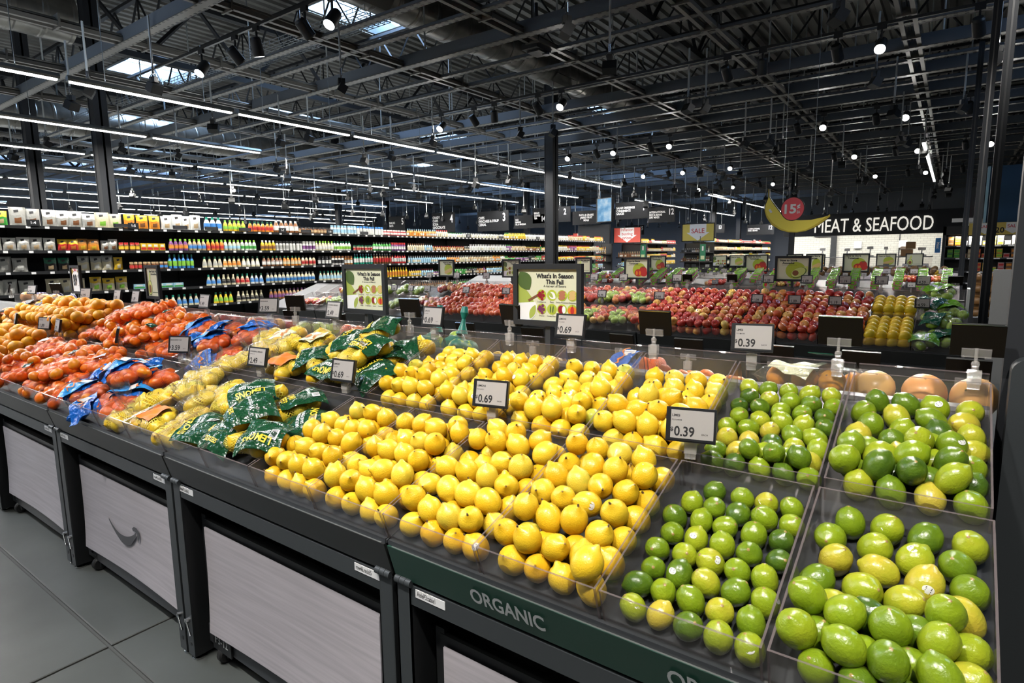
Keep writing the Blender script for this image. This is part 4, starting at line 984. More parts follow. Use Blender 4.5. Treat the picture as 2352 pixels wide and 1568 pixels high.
for i, y in enumerate((6.9, 7.3, 7.7)): clear_bag('grapefruit_bag', Vector((2.1, y, 1.13)), 1.2, 845+i, 'purple printed clear bag of grapefruit at the far left', 'purple bags at the far left', 'grapefruit', 'grapefruit', 5, .05, .3, .22, -.2, 'fpurple')
# second island: green apple bags at the near end, clear apple bags farther on
for i, (tier, kk, v, lift, yaw) in enumerate([(0, .3, .13, 0, .4), (0, .75, .12, .0, 2.9), (0, .5, .33, .05, 1.2), (1, .3, .14, .02, .3), (1, .7, .2, .05, 2.6), (1, .5, .36, .08, .6)]):
    clear_bag('apple_bag', slope_at(1, YU0+KP*kk, v, tier, lift), yaw, 860+i, 'green printed bag of green apples in the %s row of the second island' % ('front', 'rear')[tier], 'green apple bags, %s' % ('front', 'rear')[tier], 'green', 'apple', 7, .036, .28, .2, SLOPE, ['fdark', 'flime'][i % 2], ('fresh', .05, PI/2*0+.3))
i = 0
for tier in (0, 1):
    for kk in list(np.arange(8.2, 12.9, .58))+list(np.arange(16.9, 18.4, .6)):
        for v in (.12, .33):
            i += 1; k = ['pink', 'pink', 'apple', 'green'][i % 4 if kk < 10 else i % 3]
            if i % 2 and kk > 12: continue
            clear_bag('apple_bag', slope_at(1, YU0+KP*kk, v, tier, .02+.03*(i % 2)), i*1.3, 900+i, 'clear apple bag, %s row of the second island, %s of the larger seasonal sign' % (('front', 'rear')[tier], 'right' if kk < 9.6 else 'left'),
                      'clear apple bags, %s, %s' % (('front', 'rear')[tier], 'right' if kk < 9.6 else 'left'), k, 'apple', 7, .036, .27, .2)
for i, (tier, kk) in enumerate([(t, k) for t in (0, 1) for k in (19, 20, 21, 22, 23)]):
    clear_bag('pear_bag', slope_at(1, YU0+KP*kk+.1, .22, tier, .02), i*1.1, 980+i, 'clear bag of pale green fruit left of the smaller seasonal sign', 'pale green bags', 'green', 'pear', 9, .036, .28, .26)
for i, (tier, kk) in enumerate([(0, 24.2), (1, 24.4), (0, 25)]): clear_bag('apple_bag', slope_at(1, YU0+KP*kk, .2, tier, .02), i, 995+i, 'clear bag of small red apples at the left end of the second island', 'red apple bags at the left end', 'apple', 'apple', 9, .03, .26, .22)
# ================================================================ price tags on clips, sign frames
def clip_base(t, h, dark=False):
    b = MB(); b.box((0, 0, .012), (.02, .026, .03)); b.box((-.009, 0, .028), (.004, .03, .035)); b.box((.009, 0, .028), (.004, .03, .035)); b.build('jaw', M['clip'], t)
    b = MB(); b.tube([(0, 0, .03), (0, 0, .045)], .011, 8).tube([(0, 0, .045), (0, 0, .056)], .008, 8).lathe([(0, .052), (.008, .056), (.0095, .062), (.008, .068), (0, .072)], 10).tube([(0, 0, .068), (0, 0, h)], .0045, 6); b.build('stem', M['clip'], t)
def price_tag(name, label, y, z, x, base_z, price, lines, yaw=0, lean=.22, w=.118, h=.084, back=False, grp=None, small=False):
    t = thing('price_tag', label, 'price tag', (x, y, base_z), (0, 0, yaw), grp); clip_base(t, max(.075, z-base_z-.02))
    f = -1 if not back else 1
    R = frame_rot((0, -1, 0), (-1, 0, lean)) if not back else frame_rot((0, 1, 0), (1, 0, lean))
    c = Vector((f*.008, 0, z-base_z)); b = MB()
    b.box((0, 0, 0), (w, h, .011)); b.box((0, 0, .006), (w-.006, h-.006, .002))
    bd = b.build('body', M['bezel'] if not back else M['bezelback'], t, c, R)
    MB().box((0, -h*.38, .004 if 0 else -.008), (w*.55, .022, .012)).build('holder', M['clip'], bd)
    if not back:
        MB().box((.003, .001, .0068), (w-.017, h-.015, .0012)).build('screen', M['screen'], bd)
        z_ = .0078; L = -w/2+.014
        if lines[0]: letters(lines[0], .0085 if not small else .0065, M['ink'], bd, (L, h*.26, z_), bold=.02, align='LEFT', sx=.9)
        if lines[1]: letters(lines[1], .0052, M['ink'], bd, (L, h*.26-.011, z_), align='LEFT')
        letters('$', .014, M['ink'], bd, (L-.003, -h*.15, z_), bold=.02, align='LEFT')
        letters(price, .033, M['ink'], bd, (L+.006, -h*.21, z_), bold=.02, align='LEFT', sx=.86)
        letters('EACH', .0058, M['ink'], bd, (w*.22, -h*.25, z_), align='LEFT')
    else: MB().box((0, h/2, 0), (w, .0015, .013)).build('rim', M['chrome'], bd)
    return t
mid = [(.491, '0.39', ('LIMES', 'PLU #4048'), .25, 'on the front lime and lemon divider'), (1.113, '0.69', ('LEMONS', 'PLU #4053'), .2, 'between the front and rear lemons, middle'), (1.813, '0.69', ('LEMONS', 'PLU #4053'), .1, 'in front of the rear green lemon bags'),
       (2.385, '2.49', ('WONDERFUL SEEDLESS', 'LEMONS 1 LB'), .1, 'among the yellow lemon bags'), (3.087, '3.59', ('MANDARINS 3 LB', ''), .45, 'among the blue mandarin bags'), (3.811, '5.49', ('MANDARINS', ''), -.4, 'edge-on among the red-net mandarins'),
       (4.737, '1.09', ('ORANGES', ''), -.1, 'in front of the rear oranges, right one'), (4.994, '1.89', ('ORANGES', ''), .3, 'in front of the rear oranges, left one'), (5.597, '4.99', ('ORANGES', ''), -.2, 'by the brown orange bags, far left')]
for y, p, l, yw, wh in mid: price_tag('', 'white price tag reading %s dollars, %s' % (p, wh), y, 1.135, ISX[0]+.452, 1.052, p, l, yw)
top = [(.469, '0.39', ('LIMES', 'PLU #4048'), .2, 'above the rear limes'), (1.096, '0.69', ('LEMONS', 'PLU #4053'), .05, 'beside the larger seasonal sign'), (1.773, '0.69', ('LEMONS', 'PLU #4053'), 0, 'between the two seasonal signs'),
       (2.438, '2.49', ('WONDERFUL SEEDLESS', 'LEMONS 1 LB'), -.05, 'left of the smaller seasonal sign'), (3.007, '3.59', ('MANDARINS', ''), .45, 'behind the blue bags'), (3.686, '5.49', ('MANDARINS', ''), 0, 'behind the red-net mandarins'),
       (4.642, '1.89', ('ORANGES', ''), 0, 'left of the avocado sign'), (4.948, '1.89', ('ORANGES', ''), 0, 'beside the avocado sign, left'), (5.551, '4.99', ('ORANGES', ''), .3, 'beside the SALE sign'), (6.813, '4.99', ('ORANGES', ''), .3, 'at the far left'), (7.46, '4.99', ('ORANGES', ''), -.3, 'leftmost of all')]
for y, p, l, yw, wh in top: price_tag('', 'white tag reading %s dollars on the rear rim, %s' % (p, wh), y, 1.3, ISX[0]+.9, 1.205, p, l, yw)
for y, z, yw, wh in ((.246, 1.328, 0, 'behind the near limes, second from the right'), (-.066, 1.323, 0, 'at the right end behind the limes'), (.804, 1.32, 0, 'right of the larger seasonal sign'), (1.415, 1.318, -.2, 'left of the larger seasonal sign'), (1.981, 1.324, .1, 'right of the smaller seasonal sign'), (2.855, 1.315, .4, 'behind the blue mandarin bags'), (6.414, 1.32, .5, 'at the far left')):
    price_tag('', 'black back of a price tag, %s' % wh, y, z, ISX[0]+.955, 1.2, '', ('', ''), yw, back=True, w=.112)
for i, (y, yw) in enumerate(((-.065, 0), (.235, 0), (.51, .0), (.85, 0), (1.15, -.1), (1.62, .2), (2.05, .1), (2.6, .2), (3.1, .2), (3.6, .3))):
    price_tag('', 'dark price tag back low behind the near island, %s from the right' % ORD[i], y, 1.165, ISX[0]+1.42, 1.07, '', ('', ''), yw, back=True, grp='low far-side tag backs')
pr2 = {.167: '4.59', .48: '1.19', .764: '1.19', 1.074: '1.09', 1.377: '1.09', 2.291: '0.99', 2.913: '4.99', 4.157: '1.99', 4.759: '1.69', 5.409: '1.29', 5.707: '1.49', 6.02: '2.99'}
for y, p in pr2.items():
    if y != .48: price_tag('', 'small white price tag at mid height of the second island, %s from the right' % ORD[list(pr2).index(y)], y, 1.153, ISX[1]+.455, 1.06, p, ('APPLES', ''), random.Random(y).uniform(-.1, .25), w=.1, h=.075, small=True)
RIM = {-.03: None, .185: '4.59', .76: '1.19', .48: '2.19', 1.065: '1.09', 1.396: '1.09', 2.287: '0.99', 2.89: '4.99', 3.248: '4.59', 4.1: '1.99', 4.8: '1.69', 5.3: '1.29', 5.8: '1.99', 2.2: None, 1.75: None}
for i, (y, p) in enumerate(RIM.items()):
    price_tag('', 'small white price tag on the rear rim of the second island, %s from the right' % ORD[sorted(RIM).index(y)] if p else 'black tag back on the rear rim of the second island, %s from the right' % ORD[sorted(RIM).index(y)],
              y, 1.308, ISX[1]+.905+(.05 if not p else 0), 1.2, p or '', ('ORGANIC', '') if p else ('', ''), random.Random(i).uniform(-.1, .2), back=not p, w=.1, h=.075, small=True, grp='rear rim tags of the second island')
for n, isl_ in ((2, 9.29), (3, 13.46)):
    for i in range(22):
        y = .1+i*.33
        for x, z in ((.91, 1.27), (.46, 1.1)):
            if (i*3+n+int(x*10)) % 4 == 0: continue
            p = ['1.69', '4.16', '2.19', '4.19', '3.39', '1.69', '4.99'][(i+n) % 7]; bk = (i+n) % 6 == 0
            t = thing('price_tag', 'tiny price tag on the %s island, %s row, %s from the right' % (('third', 'fourth')[n-2], 'upper' if x > .7 else 'lower', ORD[i]), 'price tag', (isl_+x, y, z-.07), (0, 0, .1), 'tiny tags of island %d' % (n+1))
            bd = MB().box((0, 0, 0), (.1, .07, .01)).build('body', M['bezel'], t, (0, 0, .07), frame_rot((0, -1, 0), (-1, 0, .2))); MB().tube([(0, 0, -.03), (0, 0, .04)], .008, 6).build('stem', M['clip'], t)
            if not bk: MB().box((0, 0, .005), (.086, .056, .002)).build('screen', M['screen'], bd); letters(p, .026, M['ink'], bd, (-.005, -.01, .0064), bold=.02)
# ---- framed art signs on posts
def ell(b, cx, cy, rx, ry, m, z, n=22, rot=0):
    vs = [(cx, cy, z)]+[(cx+rx*math.cos(2*PI*k/n)*math.cos(rot)-ry*math.sin(2*PI*k/n)*math.sin(rot), cy+rx*math.cos(2*PI*k/n)*math.sin(rot)+ry*math.sin(2*PI*k/n)*math.cos(rot), z) for k in range(n)]
    b.add(vs, [(0, 1+k, 1+(k+1) % n) for k in range(n)], m)
def leaf(b, x0, y0, x1, y1, w, m, z, n=10):
    d = Vector((x1-x0, y1-y0)); nrm = Vector((-d.y, d.x)).normalized(); v = []
    for i in range(n+1):
        t = i/n; h = w*math.sin(PI*t)**.8; c = Vector((x0, y0))+d*t; v += [(c.x+nrm.x*h, c.y+nrm.y*h, z), (c.x-nrm.x*h, c.y-nrm.y*h, z)]
    b.add(v, [(2*i, 2*i+1, 2*i+3, 2*i+2) for i in range(n)], m)
ART = ['leafg', 'peargreen', 'paleg', 'cran', 'brown', 'sweet', 'potato', 'redc', 'orangec', 'lime2', 'avoskin', 'avoflesh', 'pit', 'grape', 'whiteink', 'goldline']
def A(k): return ART.index(k)
def poly(b, pts, m, z): b.add([(x, y, z) for x, y in pts], [tuple(range(len(pts)))], m)
def art_season(w, h, small=False):
    b = MB(); z = .0012
    n = 16; pts = [(-w/2, h*.27)]
    for i in range(n+1): t = i/n; pts.append((-w/2+w*(.02+.27*math.sin(PI*t*.5)**1.2+.0*t), h*(.27-.52*t)))
    pts.append((-w/2, -h*.25)); poly(b, pts[::-1], A('peargreen'), z)
    pts = [(-w/2, -h*.17), (-w*.2, -h*.14), (-w*.17, -h*.22), (-w*.2, -h*.4), (-w*.28, -h*.5), (-w/2, -h*.5)]; poly(b, pts[::-1], A('whiteink'), z+.0003)
    leaf(b, -w*.2, -h*.2, -w*.3, -h*.48, w*.05, A('peargreen'), z+.0006); leaf(b, -w*.47, h*.45, -w*.3, h*.1, w*.12, A('leafg'), z+.0007)
    poly(b, [(-w*.33, -h*.1), (-w*.16, h*.02), (-w*.14, -h*.01), (-w*.31, -h*.14)][::-1], A('brown'), z+.0009)
    xs = [-.1, .09, .27, .45]
    for r, y in enumerate((.0, -.27)):
        for c_, x in enumerate(xs):
            X, Y = x*w*.93, y*h; ell(b, X, Y, w*.082, h*.105, A('lime2'), z+.0002); k = r*4+c_; z2 = z+.0006
            if k in (0, 4):
                for q, (dx, dy) in enumerate(((-.03, .03), (.02, .05), (.035, -.01), (-.02, -.03), (.01, -.06), (-.045, -.005), (0, 0))): ell(b, X+dx*w, Y+dy*h*1.2, w*.026, h*.034, A('cran' if k == 0 else 'grape'), z2+.0001*q, 10)
            elif k == 1: leaf(b, X-.05*w, Y+.05*h, X+.06*w, Y-.06*h, w*.05, A('whiteink'), z2); leaf(b, X-.06*w, Y+.07*h, X+.02*w, Y-.05*h, w*.025, A('peargreen'), z2+.0002)
            elif k in (2, 3): 
                for q in range(3): leaf(b, X-.06*w, Y+(.04-.05*q)*h, X+.06*w, Y+(.07-.05*q)*h, w*.028, A('sweet' if k == 2 else 'potato'), z2+.0002*q)
            elif k == 5:
                for q in range(5): leaf(b, X-.05*w+q*.02*w, Y-.08*h, X-.04*w+q*.022*w, Y+.08*h, w*.011, A('leafg' if q % 2 else 'peargreen'), z2+.0001*q)
            elif k == 6: ell(b, X-.015*w, Y, w*.05, h*.08, A('cran'), z2); ell(b, X+.03*w, Y, w*.03, h*.07, A('whiteink'), z2+.0002)
            else: ell(b, X, Y-.01*h, w*.075, h*.075, A('orangec'), z2); ell(b, X, Y-.01*h, w*.03, h*.075, A('redc'), z2+.0002); poly(b, [(X-.004*w, Y+.05*h), (X+.004*w, Y+.05*h), (X+.004*w, Y+.1*h), (X-.004*w, Y+.1*h)], A('brown'), z2+.0003)
    return b
def art_tomato(w, h):
    b = MB(); z = .0012; ell(b, w*.12, -h*.08, w*.3, h*.38, A('lime2'), z, 28)
    for k, (x, y, rx, ry) in enumerate(((.3, -.12, .17, .24), (.08, -.24, .17, .2), (.34, -.26, .16, .18))): ell(b, x*w, y*h, rx*w, ry*h, A('redc'), z+.0004*(k+1), 20)
    for x in (-.01, .13): ell(b, (x+.03)*w, -.26*h, .05*w, .12*h, A('orangec'), z+.0022, 14)
    for x in (.26, .3, .36): leaf(b, x*w, .02*h, (x+.03)*w, .12*h, w*.015, A('leafg'), z+.003)
    return b
def art_avocado(w, h):
    b = MB(); z = .0012; ell(b, w*.1, -h*.08, w*.32, h*.4, A('lime2'), z, 28)
    ell(b, w*.2, -h*.18, w*.26, h*.22, A('avoskin'), z+.0004, 24, .45); ell(b, w*.19, -h*.17, w*.24, h*.2, A('avoflesh'), z+.0008, 24, .45); ell(b, w*.1, -h*.2, w*.1, h*.13, A('pit'), z+.0012, 18)
    leaf(b, w*.24, -h*.3, w*.48, h*.12, w*.11, A('avoflesh'), z+.0003); return b
def art_halfavo(w, h):
    b = MB(); z = .0012; ell(b, -w*.28, -h*.2, w*.19, h*.28, A('avoskin'), z, 22); leaf(b, -w*.3, -h*.05, -w*.2, h*.42, w*.07, A('avoflesh'), z+.0002); ell(b, -w*.28, -h*.2, w*.165, h*.25, A('avoflesh'), z+.0004, 22); ell(b, -w*.27, -h*.24, w*.1, h*.15, A('pit'), z+.0008, 18)
    poly(b, [(-w*.1, -h*.38), (w*.4, -h*.38), (w*.4, -h*.36), (-w*.1, -h*.36)], A('leafg'), z); return b
def art_potato(w, h):
    b = MB(); z = .0012; ell(b, w*.15, -h*.08, w*.3, h*.38, A('lime2'), z, 24)
    for k, (x, y) in enumerate(((.12, -.2), (.3, -.12), (.02, -.26))): ell(b, x*w, y*h, w*.17, h*.13, A('potato'), z+.0004*(k+1), 18, .3)
    return b
def sign(label, loc, w, h, art, title, sub, tx, ts, post=.3, yaw=0, paper='creamart', frame=.02):
    t = thing('sign_frame', label, 'sign', loc, (0, 0, yaw)); R = FACE_ME; zc = post+h/2
    MB().box2((-.014, -.011, 0), (.014, .011, post)).build('post', M['dark'], t)
    b = MB(); f = frame
    for c, d in (((0, h/2+f/2, 0), (w+2*f, f, .02)), ((0, -h/2-f/2, 0), (w+2*f, f, .02)), ((-w/2-f/2, 0, 0), (f, h, .02)), ((w/2+f/2, 0, 0), (f, h, .02)), ((0, 0, -.006), (w, h, .004))): b.box(c, d)
    fr = b.build('frame', M['col'], t, (-.016, 0, zc), R)
    p = MB().box((0, 0, .0), (w, h, .002)).build('poster', M[paper], fr)
    art(w, h).build('printed_picture', [M[k] for k in ART], p, (0, 0, .0004))
    if title: letters(title, ts, M['ink'], p, (tx[0]*w, tx[1]*h, .0022), bold=.035)
    if sub:
        for txt, s, x, y in sub: letters(txt, s, M['ink'], p, (x*w, y*h, .0022))
    return t
fr8 = [(n_, .0085, x*.93, y) for n_, x, y in (('Cranberries', -.1, -.135), ('Pears', .09, -.135), ('Sweet Potatoes', .27, -.135), ('Potatoes', .45, -.135), ('Grapes', -.1, -.405), ('Green Beans', .09, -.405), ('Apples', .27, -.405), ('Pumpkins', .45, -.405))]
S1 = sign('larger framed cream sign reading What\'s In Season This Fall, on the near spine', (1.93, 1.233, 1.1), .265, .195, art_season, "What's In Season\nThis Fall", [('A harvest of flavors', .0125, .13, .175)]+fr8, (.13, .31), .0235, .205)
S2 = sign('smaller-looking framed cream sign reading What\'s In Season This Fall, farther along the near spine', (1.93, 2.275, 1.1), .265, .195, art_season, "What's In Season\nThis Fall", [('A harvest of flavors', .0125, .13, .175)]+fr8, (.13, .31), .0235, .205)
def art_none(w, h):
    b = MB(); b.add([(-w/2, h/2, .0012), (-w/2, h*.2, .0012), (-w*.2, h*.35, .0012)], [(0, 1, 2)], A('goldline')); b.add([(w/2, h/2, .0012), (w*.2, h*.35, .0012), (w/2, h*.2, .0012)], [(0, 1, 2)], A('goldline')); return b
t = sign('white framed sign reading SALE 89 cents at the far left of the near spine', (1.93, 5.9, 1.1), .165, .195, art_none, None, [], (0, 0), .03, .205, .0, 'white')
pp = CH[CH[t.name][1].name][0]
letters('SALE', .03, M['redink'], pp, (0, .078, .003), bold=.02); letters('89', .13, M['ink'], pp, (-.02, -.01, .003), bold=.02, sx=.6); letters('¢', .04, M['ink'], pp, (.05, .03, .003), bold=.02); letters('PER LB', .012, M['ink'], pp, (.055, -.05, .003))
sign('framed cream sign with a halved avocado reading Ripe Right Now Avocados', (1.93, 4.5, 1.1), .165, .195, art_halfavo, 'Ripe Right Now\nAvocados', [], (.12, .33), .02, .205)
sign('framed tomato sign reading How to Store Tomatoes, on the second spine', (6.1, 2.766, 1.1), .25, .195, art_tomato, 'How to Store\nTomatoes', [('Keep at room temperature for best flavor', .009, -.1, .17)], (-.14, .33), .026, .205)
sign('framed avocado sign reading How to Store Avocados, on the second spine', (6.1, 1.202, 1.1), .27, .195, art_avocado, 'How to Store\nAvocados', [('Leave firm avocados on the counter', .009, -.1, .17)], (-.14, .33), .026, .205)
sign('framed seasonal sign showing pale fruit, on the second spine, left', (6.1, 5.54, 1.1), .24, .19, art_potato, "What's In Season\nThis Winter", [], (.1, .34), .024, .205)
sign('framed pear sign on the second spine, half hidden by the larger seasonal sign', (6.1, 4.45, 1.1), .24, .19, art_season, "What's In Season\nThis Fall", [], (.13, .36), .026, .205)
sign('framed avocado sign without lettering legible, right of the bottle-shelf column', (6.1, 3.42, 1.16), .17, .15, art_halfavo, 'Ripe Right Now\nAvocados', [], (.12, .33), .017, .2)
for y, w, ar, ti, lab in ((4.25, .26, art_tomato, 'How to Store\nTomatoes', 'distant tomato sign behind the tomato sign of the second spine'), (2.57, .32, art_tomato, 'How to Store\nTomatoes', 'distant tomato sign left of the avocado sign'), (1.16, .31, art_tomato, 'How to Store\nTomatoes', 'distant tomato sign in front of the meat counter'), (2.0, .2, art_avocado, 'How to Store\nAvocados', 'distant small avocado sign just left of the avocado sign'), (1.72, .2, art_potato, 'How to Store\nPotatoes', 'distant potato sign just right of the avocado sign')):
    sign(lab, (10.26, y, 1.1), w, .24, ar, ti, [], (-.12, .36), .035, .17)
for y, w, ar, lab in ((4.45, .3, art_season, 'far cream sign right of the green hanging banner, with a leaf'), (4.05, .3, art_potato, 'far cream sign right of the green hanging banner, peach coloured'), (2.35, .24, art_season, 'far small sign over the melons'), (1.1, .31, art_potato, 'far potato sign in front of the meat counter'), (.62, .26, art_halfavo, 'far pale sign at the right of the meat counter'), (1.72, .22, art_season, 'far green seasonal sign before the white tiles')):
    sign(lab, (14.43, y, 1.1), w, .22, ar, 'How to Store' if ar is art_potato else None, [], (-.1, .36), .035, .17)
# ================================================================ bottle and snack shelves along x
GY, SEC, GX0 = 11.0, 1.22, 1.73
SHZ = [.14, .42, .75, 1.08, 1.41, 1.72, 2.08]
def shelf_unit(label, loc, n=1, w=SEC, zs=SHZ, h=2.12, depth=.55, grp=None, rot=None, lab_every=.23):
    t = thing('shelf_unit', label, 'shelf', loc, rot, grp)
    MB().box2((0, depth, 0), (w, depth+.03, h+.0)).build('back_panel', M['black'], t)
    for x in (0, w-.03): MB().box2((x, depth-.05, 0), (x+.03, depth, h)).build('upright', M['black'], t)
    for z in zs:
        s = MB().box2((0, .0, z-.035), (w, depth, z)).box2((0, -.012, z-.04), (w, 0, z+.004)).build('shelf', M['black'], t)
        if lab_every:
            x = .06
            while x < w-.08: MB().box2((x, -.0145, z-.037), (x+.055, -.0125, z-.004)).build('price_label', M['white'], s); x += lab_every
    return t
pu = shelf_unit('', (0, 0, 0)); pu2 = shelf_unit('', (0, 0, 0), lab_every=0)
for s in CH[pu2.name]:
    if s.name.startswith('shelf'):
        b = MB(); x = .05
        while x < SEC-.08: b.box2((x, -.0145, SHZ[0]*0-.037), (x+.06, -.0125, -.004)); x += .15
        z = [v.co.z for v in s.data.vertices]; tag(b.build('price_labels', M['white'], s, (0, 0, max(z)-.004)), None, None, None, 'stuff')
for i in range(16):
    t = (pu if i == 0 else copy(pu)) if i < 7 else (pu2 if i == 7 else copy(pu2)); t.location = (GX0+i*SEC, GY, 0)
    tag(t, 'black shelf unit of the long bottle wall, %s' % ['left end, with snack bags', 'second from the left, with snack bags', 'third from the left', 'fourth from the left', 'fifth from the left', 'sixth from the left', 'seventh, behind the smaller seasonal sign'][i] if i < 7 else 'black shelf unit of the long bottle wall, right of the smaller seasonal sign', 'shelf', 'bottle wall shelf units')
_cm = {}
def cmat(c, rough=.35):
    k = (c, rough)
    if k not in _cm: _cm[k] = mat('pack_%d' % len(_cm), c, rough)
    return _cm[k]
PC = dict(w=(.66, .66, .62), cr=(.62, .56, .38), y=(.72, .47, .03), o=(.66, .24, .03), r=(.48, .03, .03), g=(.05, .3, .05), lg=(.22, .5, .05), dg=(.01, .12, .06), t=(.02, .3, .2), b=(.05, .22, .55), lb=(.3, .52, .66), p=(.2, .07, .22), br=(.2, .08, .03), k=(.02, .02, .02), gy=(.36, .36, .33), pk=(.6, .3, .3), tan=(.5, .36, .2), am=(.36, .16, .04))
def bottle_mesh(kind, body, lab, cap, n=12):
    H = dict(dressing=.2, tri=.2, tall=.24, squat=.12, jar=.13, jug=.24, squeeze=.19)[kind]
    pf = dict(dressing=[(0, 0), (.036, 0), (.038, .01), (.038, .1), (.03, .135), (.016, .165), (.0155, .168)], tri=[(0, 0), (.042, 0), (.042, .02), (.034, .09), (.018, .15), (.0155, .165)],
              tall=[(0, 0), (.03, 0), (.031, .01), (.031, .14), (.014, .18), (.013, .205)], squat=[(0, 0), (.03, 0), (.031, .01), (.03, .08), (.026, .095)], jar=[(0, 0), (.036, 0), (.037, .01), (.037, .085), (.03, .1)],
              jug=[(0, 0), (.05, 0), (.052, .02), (.05, .13), (.03, .185), (.02, .2)], squeeze=[(0, 0), (.033, 0), (.034, .02), (.03, .07), (.034, .12), (.026, .15)])[kind]
    r, z = pf[-1]; b = MB(); b.lathe(pf, n)
    b.lathe([(r+.002, z-.004), (r+.002, H), (0, H+.002)], n, 2); z0, z1 = .18*H, .55*H
    lr = [np.interp(q, [p[1] for p in pf[1:]], [p[0] for p in pf[1:]])+.0012 for q in (z0, (z0+z1)/2, z1)]
    b.lathe([(lr[0], z0), (lr[1], (z0+z1)/2), (lr[2], z1)], n, 1)
    return b.mesh('bottle', [cmat(PC[body], .2), cmat(PC[lab], .4), cmat(PC[cap], .35)])
def pouch_mesh(w, h, top, bot, win):
    b = MB(); d = .035
    f = lambda u, v, s: Vector(((u-.5)*w*(1-.05*math.sin(PI*v)), s*d*math.sin(PI*u)**.6*(math.sin(PI*min(1, v*1.02+.0))**.6+(.35 if v < .1 else 0)), h*v+.008*math.sin(9*u+3*v)*math.sin(PI*v)))
    n = 7
    for s in (-1, 1):
        vs = [f(i/n, j/n, s)+Vector((0, .06, 0)) for j in range(n+1) for i in range(n+1)]; fs = []
        for j in range(n):
            for i in range(n):
                q = (j*(n+1)+i, j*(n+1)+i+1, (j+1)*(n+1)+i+1, (j+1)*(n+1)+i); q = q if s < 0 else q[::-1]
                mi = 0 if j > 3 else 1
                if 1 <= j <= 2 and 1 < i < 5: mi = 2
                if j == 5 and i in (2, 3): mi = 3
                b.add([vs[k] for k in q], [(0, 1, 2, 3)], mi, True)
    return b.mesh('snack_pouch', [bumpy_film(mat('pouch_film', PC[c], .28), 24, .4) for c in (top, bot)]+[cmat(PC[win], .5), cmat(PC['k'] if top != 'k' else PC['y'], .5)])
def carton_mesh(w, h, c1, c2):
    b = MB(); b.box2((-w/2, 0, 0), (w/2, .06, h)); b.box2((-w/2+.004, -.001, h*.12), (w/2-.004, 0, h*.45), 1); b.box2((-w*.3, -.0015, h*.55), (w*.3, 0, h*.85), 2)
    return b.mesh('carton', [cmat(PC[c1]), cmat(PC[c2]), cmat(PC['w'])])
ROWN = {2.08: 'top shelf', 1.72: 'second shelf', 1.41: 'third shelf', 1.08: 'fourth shelf', .75: 'fifth shelf', .42: 'sixth shelf'}
rg = random.Random(12); cnt = {}
def run(z, x0, x1, make, pitch, name, word, cat, jit=.006, y=.03):
    x = x0+pitch/2; me = [m() for m in make]; i = 0
    while x+pitch/2 <= x1+.001:
        o = obj(name, me[i*len(me)//max(1, int((x1-x0)/pitch+.01)) % len(me)], None, (x+rg.uniform(-jit, jit), GY+y+rg.uniform(0, .02), z+.001), (0, 0, rg.uniform(-.12, .12)))
        if name == 'snack_pouch': o.scale = (rg.uniform(.9, 1.05), 1, rg.uniform(.88, 1.08))
        tag(o, '%s on the %s of the bottle wall' % (word, ROWN[z]), cat, '%s, %s, from %.1f' % (word, ROWN[z], x0)); cnt[name] = cnt.get(name, 0)+1; x += pitch; i += 1
B_ = lambda k, a, l, c: (lambda: bottle_mesh(k, a, l, c)); P_ = lambda w, h, t, b, wi: (lambda: pouch_mesh(w, h, t, b, wi)); C_ = lambda w, h, a, c: (lambda: carton_mesh(w, h, a, c))
run(2.08, 1.9, 2.85, [P_(.2, .23, 'y', 'g', 'tan')], .19, 'snack_pouch', 'yellow and green snack pouch', 'snack bag')
run(2.08, 2.85, 3.25, [P_(.19, .25, 'gy', 'gy', 'br')], .19, 'snack_pouch', 'grey snack pouch', 'snack bag')
run(2.08, 3.25, 3.95, [P_(.19, .24, 'w', 'gy', 'br')], .175, 'snack_pouch', 'white and grey snack pouch', 'snack bag')
run(2.08, 3.95, 4.35, [P_(.2, .25, 'cr', 'cr', 'lg')], .19, 'snack_pouch', 'cream and green snack pouch', 'snack bag')
run(2.08, 4.35, 4.95, [P_(.19, .24, 'y', 'o', 'br')], .19, 'snack_pouch', 'yellow and orange snack pouch', 'snack bag')
run(2.08, 4.95, 5.62, [P_(.18, .25, 'w', 'w', 'tan')], .165, 'snack_pouch', 'white snack pouch with a black mark', 'snack bag')
run(2.08, 5.64, 6.0, [B_('jug', 'w', 'b', 't')], .115, 'sauce_jug', 'white jug with a teal cap', 'jug')
run(2.08, 6.0, 6.5, [B_('dressing', 'y', 'lg', 'lg')], .09, 'dressing_bottle', 'yellow dressing bottle with a green cap', 'bottle')
run(2.08, 6.5, 7.05, [B_('dressing', 'o', 'r', 'dg')], .09, 'dressing_bottle', 'orange bottle with a dark green cap', 'bottle')
run(2.08, 7.05, 7.6, [B_('jug', 'br', 'w', 'w')], .11, 'sauce_jug', 'dark red jug with a white cap', 'jug')
run(2.08, 7.6, 10.7, [B_('jar', 'br', 'tan', 'k'), B_('squeeze', 'w', 'lb', 'lb'), B_('squeeze', 'w', 'w', 'b'), B_('jar', 'r', 'w', 'w')], .09, 'jar', 'small jar or squeeze bottle', 'jar')
run(1.72, 2.1, 3.4, [P_(.16, .19, 'w', 'gy', 'tan')], .16, 'snack_pouch', 'white snack pouch', 'snack bag')
run(1.72, 3.4, 4.0, [P_(.15, .19, 'y', 'r', 'o'), P_(.15, .18, 'am', 'o', 'y')], .135, 'snack_pouch', 'golden snack pouch', 'snack bag')
run(1.72, 4.0, 4.22, [P_(.13, .17, 'w', 'gy', 'br')], .11, 'snack_pouch', 'small pale snack pouch', 'snack bag')
run(1.72, 4.22, 4.55, [B_('jar', 'br', 'y', 'r')], .08, 'jar', 'brown jar with a red lid', 'jar')
